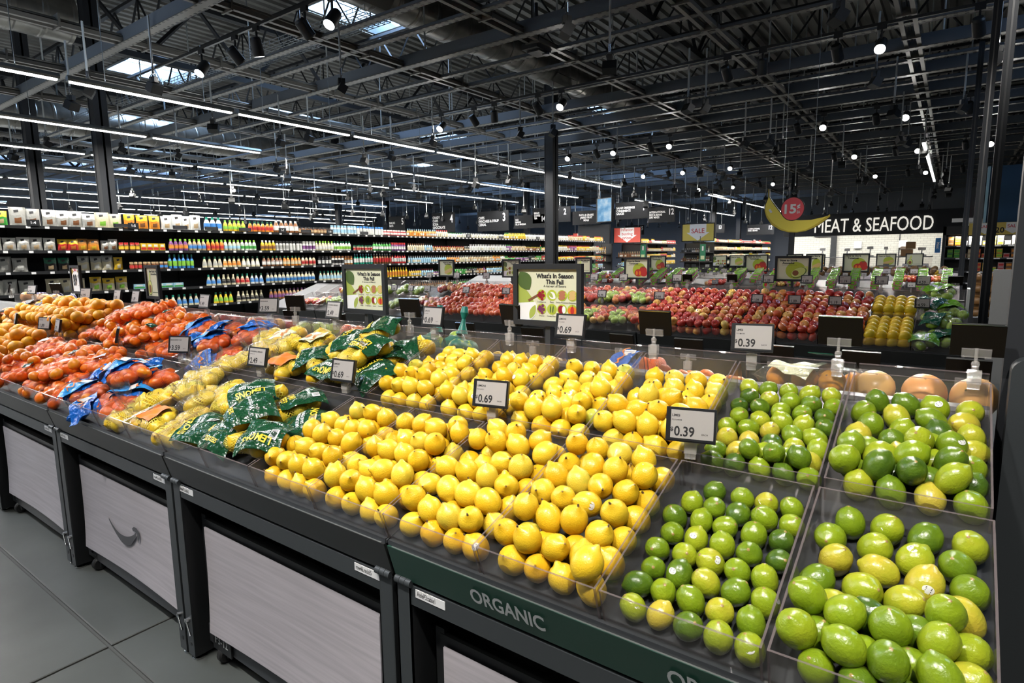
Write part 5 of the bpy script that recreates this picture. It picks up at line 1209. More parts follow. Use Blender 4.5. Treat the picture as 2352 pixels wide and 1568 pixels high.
run(1.72, 4.55, 4.98, [C_(.09, .12, 'y', 'r')], .1, 'carton', 'small yellow and red carton', 'carton')
run(1.72, 5.0, 6.72, [B_('dressing', 'p', 'o', 'lg'), B_('dressing', 'tan', 'b', 'lg'), B_('dressing', 'o', 'r', 'lg'), B_('dressing', 'cr', 'lb', 'lg'), B_('dressing', 'w', 'g', 'lg')], .082, 'dressing_bottle', 'dressing bottle with a bright green cap', 'bottle')
run(1.72, 6.74, 8.0, [B_('dressing', 'y', 'br', 'w'), B_('squeeze', 'w', 'gy', 'k'), B_('squeeze', 'w', 'w', 'k'), B_('squeeze', 'w', 'p', 'gy')], .078, 'squeeze_bottle', 'white squeeze bottle', 'bottle')
run(1.72, 8.0, 9.0, [B_('dressing', 'cr', 'w', 'lg'), B_('dressing', 'w', 'lg', 'dg')], .078, 'dressing_bottle', 'cream dressing bottle with a green cap', 'bottle')
run(1.72, 9.0, 10.7, [B_('squat', 'cr', 'r', 'dg'), B_('dressing', 'g', 'w', 'k'), B_('squeeze', 'p', 'w', 'r')], .082, 'squeeze_bottle', 'small mixed squeeze bottle', 'bottle')
run(1.41, 2.1, 3.15, [P_(.19, .22, 'gy', 'gy', 'w')], .18, 'snack_pouch', 'grey and white snack pouch', 'snack bag')
run(1.41, 3.2, 3.65, [P_(.16, .21, 'dg', 'k', 'tan')], .17, 'snack_pouch', 'dark green snack pouch', 'snack bag')
run(1.41, 3.65, 4.15, [P_(.17, .22, 'gy', 'cr', 'w')], .165, 'snack_pouch', 'pale olive snack pouch', 'snack bag')
run(1.41, 4.15, 4.3, [P_(.14, .2, 'y', 'y', 'cr')], .14, 'snack_pouch', 'plain yellow snack pouch', 'snack bag')
run(1.41, 4.35, 4.97, [B_('squat', 'br', 'r', 'tan'), B_('squat', 'br', 'b', 'tan')], .068, 'shaker', 'squat brown shaker with a tan top', 'shaker')
run(1.41, 4.97, 5.45, [B_('tall', 'b', 'lg', 't')], .075, 'dressing_bottle', 'blue and green bottle with a teal cap', 'bottle')
run(1.41, 5.56, 6.7, [B_('tri', 'cr', 'gy', 'dg'), B_('tri', 'cr', 'o', 'dg'), B_('tri', 'cr', 'w', 'dg')], .094, 'dressing_bottle', 'cream dressing bottle with a dark green cap', 'bottle')
run(1.41, 6.75, 8.0, [B_('dressing', 'br', 'w', 'dg'), B_('dressing', 'o', 'cr', 'dg'), B_('dressing', 'cr', 'r', 'k')], .088, 'dressing_bottle', 'orange or brown dressing bottle', 'bottle')
run(1.41, 8.05, 9.0, [B_('squeeze', 'k', 'w', 'k'), B_('squeeze', 'w', 'k', 'br'), B_('squeeze', 'am', 'w', 'br')], .085, 'squeeze_bottle', 'black and white squeeze bottle', 'bottle')
run(1.41, 9.0, 10.7, [B_('tall', 't', 'w', 'lb'), B_('tall', 'br', 'r', 'w'), B_('tall', 'r', 'w', 'k')], .082, 'sauce_bottle', 'tall sauce bottle', 'bottle')
run(1.08, 2.15, 3.2, [P_(.19, .22, 'gy', 'gy', 'w')], .18, 'snack_pouch', 'grey snack pouch with pale contents', 'snack bag')
run(1.08, 3.2, 3.75, [P_(.18, .22, 'cr', 'cr', 'w')], .17, 'snack_pouch', 'cream snack pouch', 'snack bag')
run(1.08, 3.78, 4.32, [P_(.18, .22, 'y', 'cr', 'lg')], .175, 'snack_pouch', 'yellow-green snack pouch', 'snack bag')
run(1.08, 4.4, 5.3, [C_(.16, .08, 'lb', 'g')], .16, 'carton', 'low carton with a blue and green landscape', 'carton')
run(1.08, 5.6, 6.75, [B_('tri', 'cr', 'b', 't'), B_('tri', 'cr', 'k', 'cr'), B_('tri', 'cr', 'r', 't'), B_('tri', 'w', 'b', 'dg')], .095, 'dressing_bottle', 'triangular dressing bottle', 'bottle')
run(1.08, 6.8, 8.0, [B_('dressing', 'cr', 'b', 'gy')], .088, 'dressing_bottle', 'cream dressing bottle with a blue label', 'bottle')
run(1.08, 8.05, 9.2, [B_('tri', 'cr', 'lb', 't')], .092, 'dressing_bottle', 'cream dressing bottle with a pale blue label', 'bottle')
run(1.08, 9.3, 10.7, [B_('tall', 'am', 'o', 'y'), B_('tall', 'y', 'o', 'y')], .085, 'sauce_bottle', 'amber sauce bottle', 'bottle')
run(.75, 4.75, 5.5, [B_('tri', 'cr', 'b', 't')], .1, 'dressing_bottle', 'dressing bottle with an oval blue label', 'bottle')
run(.75, 5.7, 6.1, [B_('tri', 'y', 'lg', 'dg')], .1, 'dressing_bottle', 'yellow-green dressing bottle', 'bottle')
run(.75, 6.15, 6.75, [B_('tri', 'cr', 'k', 'cr')], .095, 'dressing_bottle', 'dressing bottle with a dark label', 'bottle')
run(.75, 6.85, 8.0, [B_('dressing', 'am', 'p', 'gy'), B_('dressing', 'tan', 'p', 'p'), B_('dressing', 'tan', 'r', 'p')], .088, 'dressing_bottle', 'tan dressing bottle with a purple label', 'bottle')
run(.75, 8.05, 9.4, [B_('dressing', 'cr', 'lb', 't')], .09, 'dressing_bottle', 'pale dressing bottle with a blue label', 'bottle')
run(.42, 7.3, 8.6, [B_('dressing', 'br', 'y', 'g')], .095, 'dressing_bottle', 'brown dressing bottle with a yellow label', 'bottle')
print('packs', cnt)
# the receding rest of the wall: too many and too small to pick apart
PAL = ['w', 'r', 'y', 'br', 'o', 'cr', 'g', 'am', 'lb', 'tan', 'k', 'p']; PM = [cmat(PC[c], .35) for c in PAL]
def crowd(name, label, x0, x1, y, z, rg, fixed=None, hmax=.2, along='x', depth=1):
    b = MB(); x = x0; run_c = rg.randrange(12); cap = rg.randrange(12); kd = 0
    while x < x1:
        if rg.random() < .13: run_c = rg.choice(fixed or range(12)); cap = rg.choice([0, 10, 6, 1, 2]); kd = rg.choice([0, 0, 1])
        h = hmax*(.9 if kd == 0 else .62); r = .032; p = (x, y+.05, z) if along == 'x' else (y+.05, x, z)
        b.lathe([(r, 0), (r, h*.55), (r*.42, h*.8), (r*.42, h)], 6, run_c, c=p, mfn=lambda i: cap if i == 2 else run_c); b.lathe([(r+.001, h*.15), (r+.001, h*.45)], 6, rg.choice([0, 5, run_c]), c=p); b.lathe([(0, h), (r*.42, h)], 6, cap, c=p)
        x += .075
    return tag(b.build(name, PM, None), label, 'bottles', None, 'stuff')
for z in (2.08, 1.72, 1.41, 1.08, .75):
    crowd('sauce_bottles', 'crowded small sauce bottles along the far right part of the bottle wall, %s' % ROWN[z], 10.75, 21.1, GY, z, random.Random(int(z*100)), [0, 2, 4, 9, 5] if z > 2 else None)
# section number plates and topic plates on the top shelf
for x, txt in ((3.1, '1-4'), (4.45, '1-5'), (7.2, '1-7'), (8.35, '1-8'), (13, '1-11'), (16.5, '1-12')):
    p = MB().box((0, 0, 0), (.16 if x < 9 else .2, .006, .09)).build('number_plate', M['black'], None, (x, GY-.02, 2.125)); tag(p, 'small black shelf plate numbered %s on the top shelf' % txt, 'plate'); letters(txt, .055, M['whiteink'], p, (0, -.0036, 0), FACE_Y, bold=.02)
for x in (4.28, 5.2, 5.75, 6.4, 7.75, 9.3, 14.5, 17.5):
    p = MB().box((0, 0, 0), (.26, .006, .06)).build('topic_plate', M['bezel'], None, (x, GY-.022, 2.12), (0, .0, .1)); tag(p, 'small dark topic plate with faint lines on the top shelf', 'plate', 'topic plates on the top shelf')
    for k in range(2): MB().box((0, -.0035, .012-.024*k), (.2, .001, .008)).build('faint_line', M['greyink'], p)
# ================================================================ far end of the store
def fit_letters(txt, w, h, m, parent, loc, rot, ext=0, bold=.02, name='lettering'):
    me = text_mesh(txt, 1.0, bold, ext=ext).copy(); a = np.empty(len(me.vertices)*3); me.vertices.foreach_get('co', a); a = a.reshape(-1, 3)
    lo, hi = a.min(0), a.max(0); a[:, 0] = (a[:, 0]-(lo[0]+hi[0])/2)*w/(hi[0]-lo[0]); a[:, 1] = (a[:, 1]-(lo[1]+hi[1])/2)*h/(hi[1]-lo[1]); me.vertices.foreach_set('co', a.ravel()); me.materials.clear(); me.materials.append(m); me.update()
    return obj(name, me, parent, loc, rot)
# meat counter: lettered fascia, tiled back wall, counter, kit
fa = thing('meat_counter_fascia', 'black fascia lettered MEAT & SEAFOOD above the white tiled counter', 'sign', (30, 0, 0))
MB().box2((0, -.2, 2.27), (.25, 6.4, 3.22)).build('board', M['col'], fa)
M['glow'] = mat('faint_glow_letters', (.8, .78, .7), .4, em=(1, .96, .86), ems=.55)  # off-white letters given a faint emission of their own
fit_letters('MEAT & SEAFOOD', 4.35, .58, M['glow'], fa, (-.04, 2.92, 2.7), FACE_ME, ext=.03, bold=.0)
g = N('subway_tile'); tc = g.n('TexCoord'); mp = g.n('Mapping', Vector=tc.outputs['Object'], Rotation=(0, 0, 0)); sx = g.n('SeparateXYZ', Vector=tc.outputs['Object']); cv = g.n('CombineXYZ', X=sx.outputs[1], Y=sx.outputs[2])
br = g.n('TexBrick', Vector=cv.outputs[0], Color1=(.72, .72, .65, 1), Color2=(.66, .66, .59, 1), Mortar=(.42, .42, .38, 1), Scale=1.0, Mortar_Size=.006, Brick_Width=.25, Row_Height=.1)
M['subway'] = g.surf(g.n('BsdfPrincipled', Base_Color=br.outputs['Color'], Roughness=.25).outputs[0])
structure(MB().box2((33, -1.5, 0), (33.2, 6.6, 2.9)).build('wall_tiled', M['subway']))
for y in (2.05, 4.25): MB()
tag(MB().box2((32.96, 2.02, .9), (33, 2.06, 2.8)).build('wall_trim', M['dark']), 'thin dark vertical trim on the white tiles', 'trim')
tag(MB().box2((32.9, 4.6, .1), (32.99, 4.85, 2.5)).box2((32.9, 4.85, 2.3), (32.99, 5.6, 2.5)).build('back_door', M['dark']), 'dark door frame at the left of the white tiles', 'door')
for y in (3.7, 1.9): tag(MB().box2((32.88, y-.16, 1.72), (32.99, y+.16, 2.05)).build('towel_dispenser', M['greysign']), 'pale wall dispenser on the white tiles, %s' % ('left' if y > 3 else 'right'), 'dispenser')
area((31.6, 2.9, 2.85), .3, 6, 150)  # area light without a fixture, brightening the white tiles
ct = thing('meat_counter', 'glass-fronted meat counter below the white tiles', 'counter', (30.2, 0, 0))
MB().box2((0, .7, 0), (1.1, 6, .85)).build('base', M['dark'], ct); MB().box2((.55, .7, 1.3), (1.1, 6, 1.34)).build('top', M['galv'], ct); MB().prism([(0, .85), (.35, 1.32), (.37, 1.32), (.02, .85)], .7, 6).build('glass_front', M['acr'], ct)
MB().box2((.1, .75, .85), (1.0, 5.95, .9)).build('display_tray', M['white'], ct)
for i, (y, w, h) in enumerate(((1.1, .35, .25), (1.75, .3, .3), (3.0, .3, .32), (3.9, .28, .25), (4.9, .3, .28), (2.4, .2, .3))):
    s = thing('counter_scale', 'white counter scale with a raised display on the meat counter', 'scale', (31, y, 1.341), None, 'scales on the meat counter')
    MB().box2((-.15, -w/2, 0), (.15, w/2, .07)).build('platform', M['white'], s); MB().box2((.1, -.02, .07), (.14, .02, h)).build('pillar', M['chrome'], s); MB().box2((.08, -w*.4, h), (.15, w*.4, h+.12)).build('display', M['white'], s)
for i, (y, z, s_) in enumerate(((1.62, 1.341, .42), (1.5, 1.65, .34))):
    t = tag(MB().box2((-.2, -s_/2, 0), (.2, s_/2, .3)).build('cardboard_box', mat('cardboard', (.3, .17, .08), .7), None, (31.9 if 0 else 31.0, y+.0, z)), 'brown cardboard box on the meat counter, %s' % ('lower' if i == 0 else 'upper'), 'box'); MB().box2((-.201, -s_/2, .28), (-.2, s_/2, .3)).build('flap', M['brown'], t)
# refrigerated wall case
t = thing('refrigerated_case', 'black refrigerated wall case with rows of packed food at the right', 'case', (20.2, 0, 0))
MB().box2((.75, -4.2, 0), (.9, .25, 2.2)).build('back', M['black'], t); MB().box2((0, .2, 0), (.9, .27, 2.2)).build('side_panel', M['dark'], t); MB().box2((0, -4.2, 1.97), (.9, .27, 2.2)).build('canopy', M['black'], t); MB().box2((0, -4.2, 0), (.8, .25, .5)).build('base', M['dark'], t)
for z in (1.69, 1.36, 1.0, .7): s = MB().box2((.15, -4.2, z-.04), (.75, .2, z)).build('shelf', M['dark'], t); [MB().box2((.14, -.05-.27*k, z-.04), (.15, -.18-.27*k, z-.01)).build('price_label', M['white'], s) for k in range(7)]
area((20.35, -1.5, 1.95), .05, 3, 90)
hues = [('o', 'tan'), ('o', 'y'), ('w', 'w'), ('w', 'cr'), ('w', 'lb'), ('y', 'w'), ('y', 'cr'), ('cr', 'y'), ('gy', 'w'), ('w', 'gy')]; hue2 = [('g', 'lg'), ('lg', 'g'), ('tan', 'pk'), ('tan', 'cr'), ('r', 'o'), ('o', 'r'), ('y', 'o'), ('y', 'lg'), ('pk', 'r'), ('br', 'o')]
for z, hs in ((1.69, hues), (1.36, hue2), (1.0, hue2[5:])):
    for k, (c, d) in enumerate(hs):
        for st in range(2 if (k+int(z*10)) % 3 else 1):
            y = .08-.15*k if z > 1.1 else -.55-.16*k
            o = MB().box2((.2, -.06, 0), (.42, .06, .105)).box2((.195, -.05, .025), (.2, .05, .08), 1).box2((.19, -.065, .105), (.43, .065, .118), 2).build('food_tub', [cmat(PC[c]), cmat(PC[d]), M['clip']], None, (20.2, y, z+.119*st))
            tag(o, 'clear lidded food tub on the %s of the refrigerated case' % {1.69: 'upper shelf', 1.36: 'middle shelf', 1.0: 'lower shelf'}[z], 'tub', 'food tubs, %.1f' % z)
bn = tag(MB().box2((20.15, -3.6, 1.95), (20.18, -.28, 2.26)).build('sale_banner', M['goldsign']), 'yellow banner with white arrows lettered SALE over the refrigerated case', 'banner')
for y, s in ((-.62, 'SALE'), (-1.18, 'SALE'), (-1.75, 'SALE')):
    b = MB(); poly(b, [(-.14, .155), (.14, .155), (.14, 0), (.2, 0), (0, -.13), (-.2, 0), (-.14, 0)][::-1], 0, 0); b.build('white_arrow', M['greysign'], bn, (20.148, y, 2.1), FACE_ME); letters(s, .11, M['redink'], bn, (20.146, y, 2.16), FACE_ME, bold=.01)
for y in (-.92, -1.46): letters('20', .19, M['ink'], bn, (20.146, y, 2.06), FACE_ME, bold=.02)
structure(MB().box2((21, -6, 2.25), (21.2, -.62, 3.78)).build('wall_blue', M['blue'])); tag(MB().box2((20.95, -.64, 2.25), (21, -.58, 3.78)).build('blue_wall_edge', M['lb'] if 'lb' in M else cmat(PC['lb'])), 'pale strip at the left edge of the blue wall panel', 'trim')
bl = tag(MB().box2((20.1, .3, 1.5), (20.13, .42, 1.9)).build('blade_sign', cmat(PC['b'])), 'small upright blue blade sign at the left of the refrigerated case', 'sign'); letters('Meat', .09, M['whiteink'], bl, (20.098, .36, 1.7), FACE_ME @ Matrix.Rotation(-PI/2, 3, 'Z'), bold=.02)
tag(MB().box2((20.1, -.35, 2.3), (20.2, .1, 2.4)).build('case_light', M['greysign']), 'pale box light above the refrigerated case', 'light')
# ---- hanging signs
def hang(name, label, cat, x, yl, yr, z0, z1, m, zr=5.0, th=.03):
    t = thing(name, label, cat, (x, (yl+yr)/2, (z0+z1)/2)); w, h = yl-yr, z1-z0
    bd = MB().box((0, 0, 0), (w, h, th)).build('board', m, t, (0, 0, 0), FACE_ME)
    for s in (-.4, .4): MB().tube([(0, s*w, h/2), (0, s*w, zr-(z0+z1)/2)], .008, 5).build('hanger', M['galv'], t)
    return t, bd, w, h
def arrow_sign(label, x, yl, yr, z0, z1, m, txt, ts, inkm):
    t, bd, w, h = hang('hanging_sign', label, 'sign', x, yl, yr, z0, z1, m); z = .0165
    b = MB()
    for s in (-1, 1): b.box((s*w/2, 0, 0), (.03, h, .04)); b.box((0, s*h/2, 0), (w+.03, .03, .04))
    b.build('frame', M['col'], bd)
    b = MB(); poly(b, [(-.26*w, h*.5), (.26*w, h*.5), (.26*w, 0), (.36*w, 0), (0, -h*.47), (-.36*w, 0), (-.26*w, 0)][::-1], 0, z); b.build('white_arrow', M['greysign'], bd); letters(txt, ts, inkm, bd, (0, h*.08, z+.003), bold=.01); return t
arrow_sign('red sign with a white arrow reading Inflation busting prices, right of the television', 22.6, 11.3, 10.12, 2.03, 2.64, M['redsign'], 'Inflation\nbusting\nprices', .17, M['redink'])
arrow_sign('yellow sign with a white arrow reading SALE, right of the red sign', 24.6, 9.17, 7.85, 2.07, 2.77, M['mustard'], 'SALE', .26, M['redink'])
arrow_sign('partly hidden red and white sign just right of the near black column', 24, 14.05, 13.05, 2.0, 2.55, M['redsign'], 'Inflation', .2, M['redink'])
def aisle_sign(num, lines, x, yl, yr, z0, z1):
    t, bd, w, h = hang('aisle_sign', 'black hanging aisle sign listing %s, numbered %s%s' % (lines[0].lower(), num.rstrip('b'), ', beside the banana' if 'b' in num else ''), 'sign', x, yl, yr, z0, z1, M['signblack'])
    letters('\n'.join(lines), h*.18, M['whiteink'], bd, (-w*.46, 0, .017), bold=.02, align='LEFT', sx=.8); letters(num.rstrip('b'), h*.55, M['whiteink'], bd, (w*.36, h*.15, .017), bold=.02, sx=.7)
aisle_sign('1', ['SALAD DRESSINGS', 'CONDIMENTS', 'SAUCES'], 22, 10.95, 9.55, 2.93, 3.58); aisle_sign('12', ['INTERNATIONAL', 'RICE & BEANS', 'DRY MIXES'], 22, 9.55, 8.5, 2.75, 3.32)
aisle_sign('2', ['BREAD', 'COFFEE', 'TEA'], 22, 14.9, 13.0, 2.95, 3.58); aisle_sign('14', ['RICE', 'BAKING', 'OIL & VINEGAR'], 22, 15.9, 14.1, 2.75, 3.32); aisle_sign('3', ['CHIPS', 'PANCAKES & SYRUP', 'CEREAL'], 22, 18, 16.2, 2.7, 3.6); aisle_sign('4', ['CANDY', 'CHIPS', 'SODA', 'CHOCOLATE'], 22, 20.9, 19.4, 2.75, 3.68); aisle_sign('5', ['SNACKS', 'NUTS'], 22, 24, 22.8, 2.85, 3.66)
aisle_sign('13', ['SOUPS & BROTH', 'CANNED VEGETABLES', 'PASTA'], 36, 12.7, 10.9, 2.75, 3.25); aisle_sign('12b', ['INTERNATIONAL', 'RICE & BEANS'], 37, 9.9, 8.4, 2.6, 3.2); aisle_sign('15', ['BEVERAGES'], 36, 17.2, 15.9, 2.8, 3.4)
t, bd, w, h = hang('topic_sign', 'black hanging sign listing pasta and meals, left of the television', 'sign', 22, 12.9, 11.6, 2.8, 3.35, M['signblack']); letters('PASTA & GRAINS\nJARRED FRUIT\nMEALS', h*.2, M['whiteink'], bd, (0, 0, .017), bold=.02, sx=.8)
tag(MB().box2((22.2, 11.3, 1.0), (22.3, 12.75, 2.78)).build('endcap_panel', M['col']), 'plain dark grey panel standing at the right end of the bottle wall', 'panel')
# television
t, bd, w, h = hang('television', 'hanging television showing a pale blue picture, beside the aisle 1 sign', 'television', 19, 10.2, 9.5, 2.68, 3.5, M['black'], th=.12); t.rotation_euler = (0, 0, -.25)
g = N('tv_picture'); tc = g.n('TexCoord'); n_ = g.n('TexNoise', Vector=tc.outputs['Object'], Scale=4.0, Detail=4.0); em = g.n('Emission', Color=g.ramp(n_.outputs['Fac'], [(.3, (.1, .28, .5)), (.5, (.25, .48, .72)), (.7, (.6, .75, .85))]), Strength=.75); MB().box((.02, 0, .062), (w*.9, h*.94, .004)).build('screen', g.surf(em.outputs[0]), bd)
# banana sign
px = [(135, 85), (160, 85), (163, 170), (185, 205), (230, 262), (275, 315), (320, 370), (400, 420), (520, 436), (650, 437), (780, 415), (850, 398), (868, 418), (800, 470), (700, 530), (600, 568), (500, 580), (400, 574), (300, 545), (200, 486), (132, 402), (104, 322), (108, 258), (140, 178)]
L = [((X-485)/5.17*.00628, (330-Y)/5.17*.0071) for X, Y in px]
t = thing('banana_sign', 'big hanging yellow banana cutout with a red 15 cents disc', 'sign', (10, 1.96, 2.19))
def plate(pts, th, m, name, parent, off):
    b = MB(); n = len(pts); b.add([(x, y, off) for x, y in pts]+[(x, y, off+th) for x, y in pts], [tuple(range(n))[::-1], tuple(range(n, 2*n))]+[(i, (i+1) % n, n+(i+1) % n, n+i) for i in range(n)]); return b.build(name, m, parent, (0, 0, 0), FACE_ME)
def shrink(pts, d):
    o = []; n = len(pts)
    for i in range(n):
        a, c = Vector(pts[i-1]), Vector(pts[(i+1) % n]); e = (c-a).normalized(); o.append((pts[i][0]+e.y*d, pts[i][1]-e.x*d))
    return o
M['banana'] = mat('print_banana', (.85, .7, .09), .45); M['banana2'] = mat('print_banana_dark', (.6, .44, .04), .45); M['signred'] = mat('print_red_disc', (.8, .09, .11), .45)
plate(L, .02, M['ink'], 'outline', t, 0); plate(shrink(L, .012), .002, M['banana'], 'yellow_face', t, .0205)
lo = [L[i] for i in range(12, 22)]; plate(shrink([*lo, *[(x*.97+.002, y+.035+.012*math.sin(i)) for i, (x, y) in enumerate(lo[::-1])]], .006), .001, M['banana2'], 'lower_dark_band', t, .023)  # darker band printed along the banana's lower edge
MB().box((-.37, .0, .0245), (.03, .06, .001), rot=Matrix.Rotation(.6, 3, 'Z')).build('white_print_mark', M['whiteink'], t, (0, 0, 0), FACE_ME)  # small white mark printed on the banana
cx, cy = (440-485)/5.17*.00628, (330-318)/5.17*.0071; R1 = .168
plate([(cx+R1*math.cos(2*PI*k/36), cy+R1*1.06*math.sin(2*PI*k/36)) for k in range(36)], .004, M['ink'], 'disc_rim', t, .025); dc = plate([(cx+(R1-.01)*math.cos(2*PI*k/36), cy+(R1-.01)*1.06*math.sin(2*PI*k/36)) for k in range(36)], .002, M['signred'], 'red_disc', t, .0292)
fit_letters('15', .165, .14, M['whiteink'], dc, (cx-.03, cy, .034), None, bold=.03); fit_letters('¢', .045, .075, M['whiteink'], dc, (cx+.085, cy+.03, .034), None, bold=.03); fit_letters('EA', .045, .04, M['whiteink'], dc, (cx+.085, cy-.05, .034), None, bold=.02)
for s in (-.2, .2): MB().tube([(0, s, .05), (0, s, 2.8)], .004, 5).build('hanger', M['galv'], t)
# ---- end displays and the farther shelves
def mini_shelf(label, loc, w, rot, zs, h, grp=None): return shelf_unit(label, loc, w=w, zs=zs, h=h, grp=grp, rot=rot, lab_every=0)
RY = (0, 0, -PI/2)
mini_shelf('black end display of red-labelled bottles below the red arrow sign', (22.4, 11.1, 0), 1.1, RY, [.3, .75, 1.1, 1.45], 2.0); crowd('syrup_bottles', 'dark bottles with white labels on the end display below the red sign', 10.1, 11.0, 22.4, 1.45, random.Random(3), [3, 1], .25, 'y'); crowd('syrup_bottles', 'bottles on the lower shelf of the end display below the red sign', 10.1, 11.0, 22.4, 1.1, random.Random(4), [3, 8], .22, 'y')
mini_shelf('black side rack of red packets left of the red arrow sign display', (21.5, 11.6, 0), .5, RY, [.5, .9, 1.3, 1.6], 2.0); crowd('snack_packets', 'red packets on the side rack left of the end display', 11.15, 11.55, 21.5, 1.6, random.Random(5), [1, 1, 4], .3, 'y'); crowd('snack_packets', 'red packets on the lower side rack left of the end display', 11.15, 11.55, 21.5, 1.3, random.Random(6), [1, 6], .22, 'y')
mini_shelf('black end display of dark drink bottles below the yellow SALE sign', (24.6, 9.25, 0), 1.25, RY, [.4, .9, 1.25, 1.62], 2.0); crowd('drink_bottles', 'dark drink bottles on the upper shelf below the SALE sign', 8.05, 9.2, 24.6, 1.62, random.Random(7), [10, 3], .25, 'y'); crowd('drink_bottles', 'dark red drink bottles on the lower shelf below the SALE sign', 8.05, 9.2, 24.6, 1.25, random.Random(8), [3, 1], .22, 'y')
for y, h0, h1, wh in ((10.15, 1.35, 1.97, 'right of the red sign display'), (7.72, 1.28, 1.92, 'right of the SALE sign display')):
    t = tag(MB().box2((22.9, y-.11, h0), (22.92, y+.11, h1)).build('green_banner', mat('print_green_banner', (.01, .2, .09), .5)), 'narrow upright green banner %s' % wh, 'banner'); MB().box2((22.9, y+.1, 0), (22.92, y+.12, h1+.3)).build('pole', M['dark'], t); MB().box2((22.895, y-.03, h1-.25), (22.9, y+.03, h1-.08)).build('white_mark', M['whiteink'], t); MB().box2((22.895, y-.07, h0+.06), (22.9, y+.07, h0+.2)).build('white_lines', M['paleg'], t)
for i in range(9):
    for row, (yy, wh) in enumerate(((11.6, 'between the red and yellow arrow signs'), (8.75, 'right of the yellow SALE sign'))):
        if row == 0 and i > 3: continue
        x0 = (26.3 if row else 25.2)+i*1.3
        shelf_unit('far black shelf unit %s' % wh, (x0, yy, 0), w=1.3, lab_every=0, grp='far shelf units %s' % wh)
for row, (yy, xa, xb, wh) in enumerate(((11.6, 25.3, 30.3, 'between the arrow signs'), (8.75, 26.4, 38, 'right of the SALE sign'))):
    for z in (2.08, 1.72, 1.41, 1.08): crowd('grocery_packs', 'tiny packs on the far shelves %s, %s' % (wh, ROWN[z]), xa, xb, yy, z, random.Random(int(z*77)+row), [0, 5, 9, 2, 1], .22)
# ---- third and fourth islands: clamshells, melons, papayas, bananas
rg = random.Random(21)
cl = MB(); cl.box((0, 0, .03), (.12, .1, .06)); cl.box((-.06, 0, .062), (.008, .104, .01), 1); cl.box((.06, 0, .062), (.008, .104, .01), 1); cl.box((0, -.05, .062), (.12, .006, .01), 1); cl.box((0, .05, .062), (.12, .006, .01), 1); cl.box((-.0612, 0, .03), (.002, .05, .03), 1)
for q in range(12): cl.lathe([(0, -.014), (.013, -.008), (.015, .002), (.008, .012), (0, .014)], 7, 2, c=(-.04+.027*(q % 4), -.03+.03*(q//4), .044))
cl.box((0, 0, .018), (.116, .096, .034), 2); clm = cl.mesh('clamshell', [M['clip'], M['flime'], M['redc']])
nclam = 0
for k in range(24):
    kk = k*.27; y = .05+kk
    if 2.9 < y < 3.4: continue
    for j in range(7):
        for st in range(2):
            o = obj('clamshell', clm, None, LOWP*0+slope_at(2, y, .5+.112*j*.6, 0, .004)+Vector((-.02+0, 0, .068*st+.04)), (rg.uniform(-.1, .1), -.3, rg.uniform(-.1, .1)))
            if (1.7 < y < 2.5 or y > 4.6) and rg.random() < .6: bpy.data.objects.remove(o); continue
            tag(o, 'green-lidded clamshell of red berries on the third island, %s layer' % ('lower', 'upper')[st], 'clamshell', 'berry clamshells, %d' % st); nclam += 1
print('clam', nclam)
for k in range(7): clear_bag('berry_tray', slope_at(2, [1.75, 1.95, 2.15, 3.05, 3.2, 4.7, 5.1][k], .7, 0, .0), k*.7, 1200+k, 'clear wrapped tray of dark red fruit on the third island', 'clear wrapped trays on the third island', 'apple', 'fruit', 8, .026, .22, .18)
for k in range(6):
    t = tag(MB().lathe([(0, 0), (.075, 0), (.09, .03), (.09, .035), (.07, .035)], 16).build('berry_basket', M['flime'], None, slope_at(2, 2.25+.0*k, .52+.09*k, 0, .05), (0, -.9, 0)), 'rounded green-rimmed basket of red berries, nested in a row beside the avocado sign', 'basket', 'nested green baskets')
    MB().lathe([(0, .05), (.05, .045), (.075, .03)], 12).build('berries', M['redc'], t)
FM['melon'] = [fruit_mesh('melon', 'orange', 5, skin('melon_skin', [(0, (.82, .5, .03)), (1, (.88, .62, .07))], 8, (90, .2), .4), 12, 14)]
FM['papaya'] = [fruit_mesh('papaya', 'mango', 6, skin('papaya_skin', [(0, (.1, .14, .02)), (.5, (.3, .22, .03)), (1, (.7, .35, .04))], 8, (90, .1), .4, patch=1.0), 10, 12)]
for i in range(70):
    y = .12+.16*(i % 35); lv = i//35; z = 1.2
    kd, wd = ('papaya', 'green and orange papaya') if (y < .75 or 2.1 < y < 2.6) else (('melon', 'yellow melon') if y < 2.1 else (('apple', 'dark red fruit') if y < 3.6 else ('green', 'pale green fruit')))
    s = {'papaya': 1.9, 'melon': 1.75}.get(kd, 1.0)
    o = obj({'papaya': 'papaya', 'melon': 'melon', 'apple': 'plum', 'green': 'pear'}[kd], FM[kd][0], None, slope_at(3, y, .62+.17*lv, 0, .075 if s > 1 else .07)+Vector((0, 0, .03)), rand_rot(rg, .3, 0), s*rg.uniform(.9, 1.1))
    tag(o, '%s on the fourth island, before the meat counter' % wd, 'fruit', '%ss on the fourth island' % wd)
for i in range(60):
    y = .1+.11*(i % 30); o = obj('peach', FM['pink'][0], None, slope_at(2, y+2.2 if y > 1.5 else y*.4, .83+.08*(i//30), 0, .06), rand_rot(rg)); tag(o, 'red fruit high on the third island', 'fruit', 'red fruit high on the third island')
hand = MB()
for k in range(4):
    a = -.3+.2*k; hand.tube([(.02*k, 0, 0), (.03*k+.0, .05, .03), (.03*k, .11, .03), (.028*k, .16, .0)], [.012, .018, .018, .006], 7)
hm = hand.mesh('banana_hand', mat('banana_skin', (.72, .5, .04), .45))
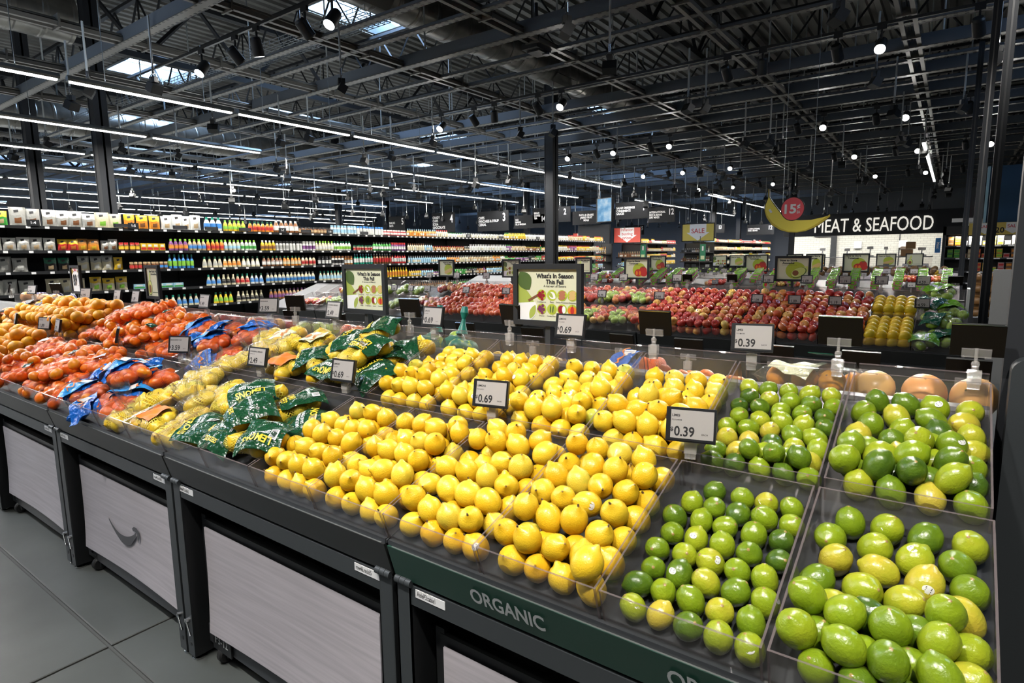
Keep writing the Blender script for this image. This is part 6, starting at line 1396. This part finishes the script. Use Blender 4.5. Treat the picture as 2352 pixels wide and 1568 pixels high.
for k in range(5): tag(obj('banana_hand', hm, None, slope_at(3, .03+.07*k, .5+.09*(k % 3), 0, .08), (.3, .2, k)), 'hand of yellow bananas at the right end of the fourth island', 'bananas', 'banana hands')
# ---- posts at the right, grey end board with yellow melons
def post(x, y, w, lab, z1=5.0, d=.05):
    t = thing('upright_post', lab, 'post', (x, y, 0)); b = MB(); b.box2((-d/2, -w/2, 0), (d/2, w/2, z1)); b.build('shaft', M['signblack'] if w < .07 else M['col'], t)
    MB().box2((-.06, -w/2-.02, 0), (.06, w/2+.02, .012)).build('base_plate', M['col'], t); MB().box2((-d/2-.002, -.006, .9), (-d/2, .006, z1-.1)).build('slot_strip', M['black'], t)
    return t
post(2.0, -.235, .22, 'broad near-black post at the right edge, behind the lime bins', 3.2)
post(6.12, -.228, .06, 'tall slim dark post at the near end of the second island', 5.0); post(9.0, -.2, .08, 'tall grey post beyond the second island\'s dark post', 5.0); post(13.2, -.13, .08, 'distant dark post left of the tall grey post', 5.0)
tag(MB().box2((5.75, -.125, .5), (5.95, -.107, 1.26)).build('end_board', M['white']), 'narrow white end board beside the green apple bags', 'board')
gb = tag(MB().box2((8.9, -1.1, 0), (8.96, -.39, 1.33)).build('grey_board', mat('grey_board_paint', (.2, .2, .2), .5)), 'plain grey upright board at the right, beside yellow melons', 'board')
for z in (.55, .8): MB().tube([(8.9, -.6, z), (8.89, -.6, z)], .012, 8).build('screw', M['galv'], gb)
st_ = tag(MB().box2((9.4, -.75, 0), (10, -.2, .72)).build('melon_stand', M['black']), 'black stand under the stacked yellow squash at the right', 'stand')
sq = [fruit_mesh('squash', 'mango', 8, skin('squash_skin', [(0, (.78, .5, .06)), (1, (.85, .6, .15))], 9, (80, .2), .4), 10, 12)]
for lv in range(7):
    for k in range(4): tag(obj('squash', sq[0], None, (9.5+.06*(lv % 2), -.27-.12*k, .765+.075*lv), frame_rot((.1, 1, .0), (0, 0, 1)) @ Matrix.Rotation(PI/2, 3, 'Y'), 1.35), 'yellow squash in the stack beside the grey board', 'squash', 'stacked yellow squash')
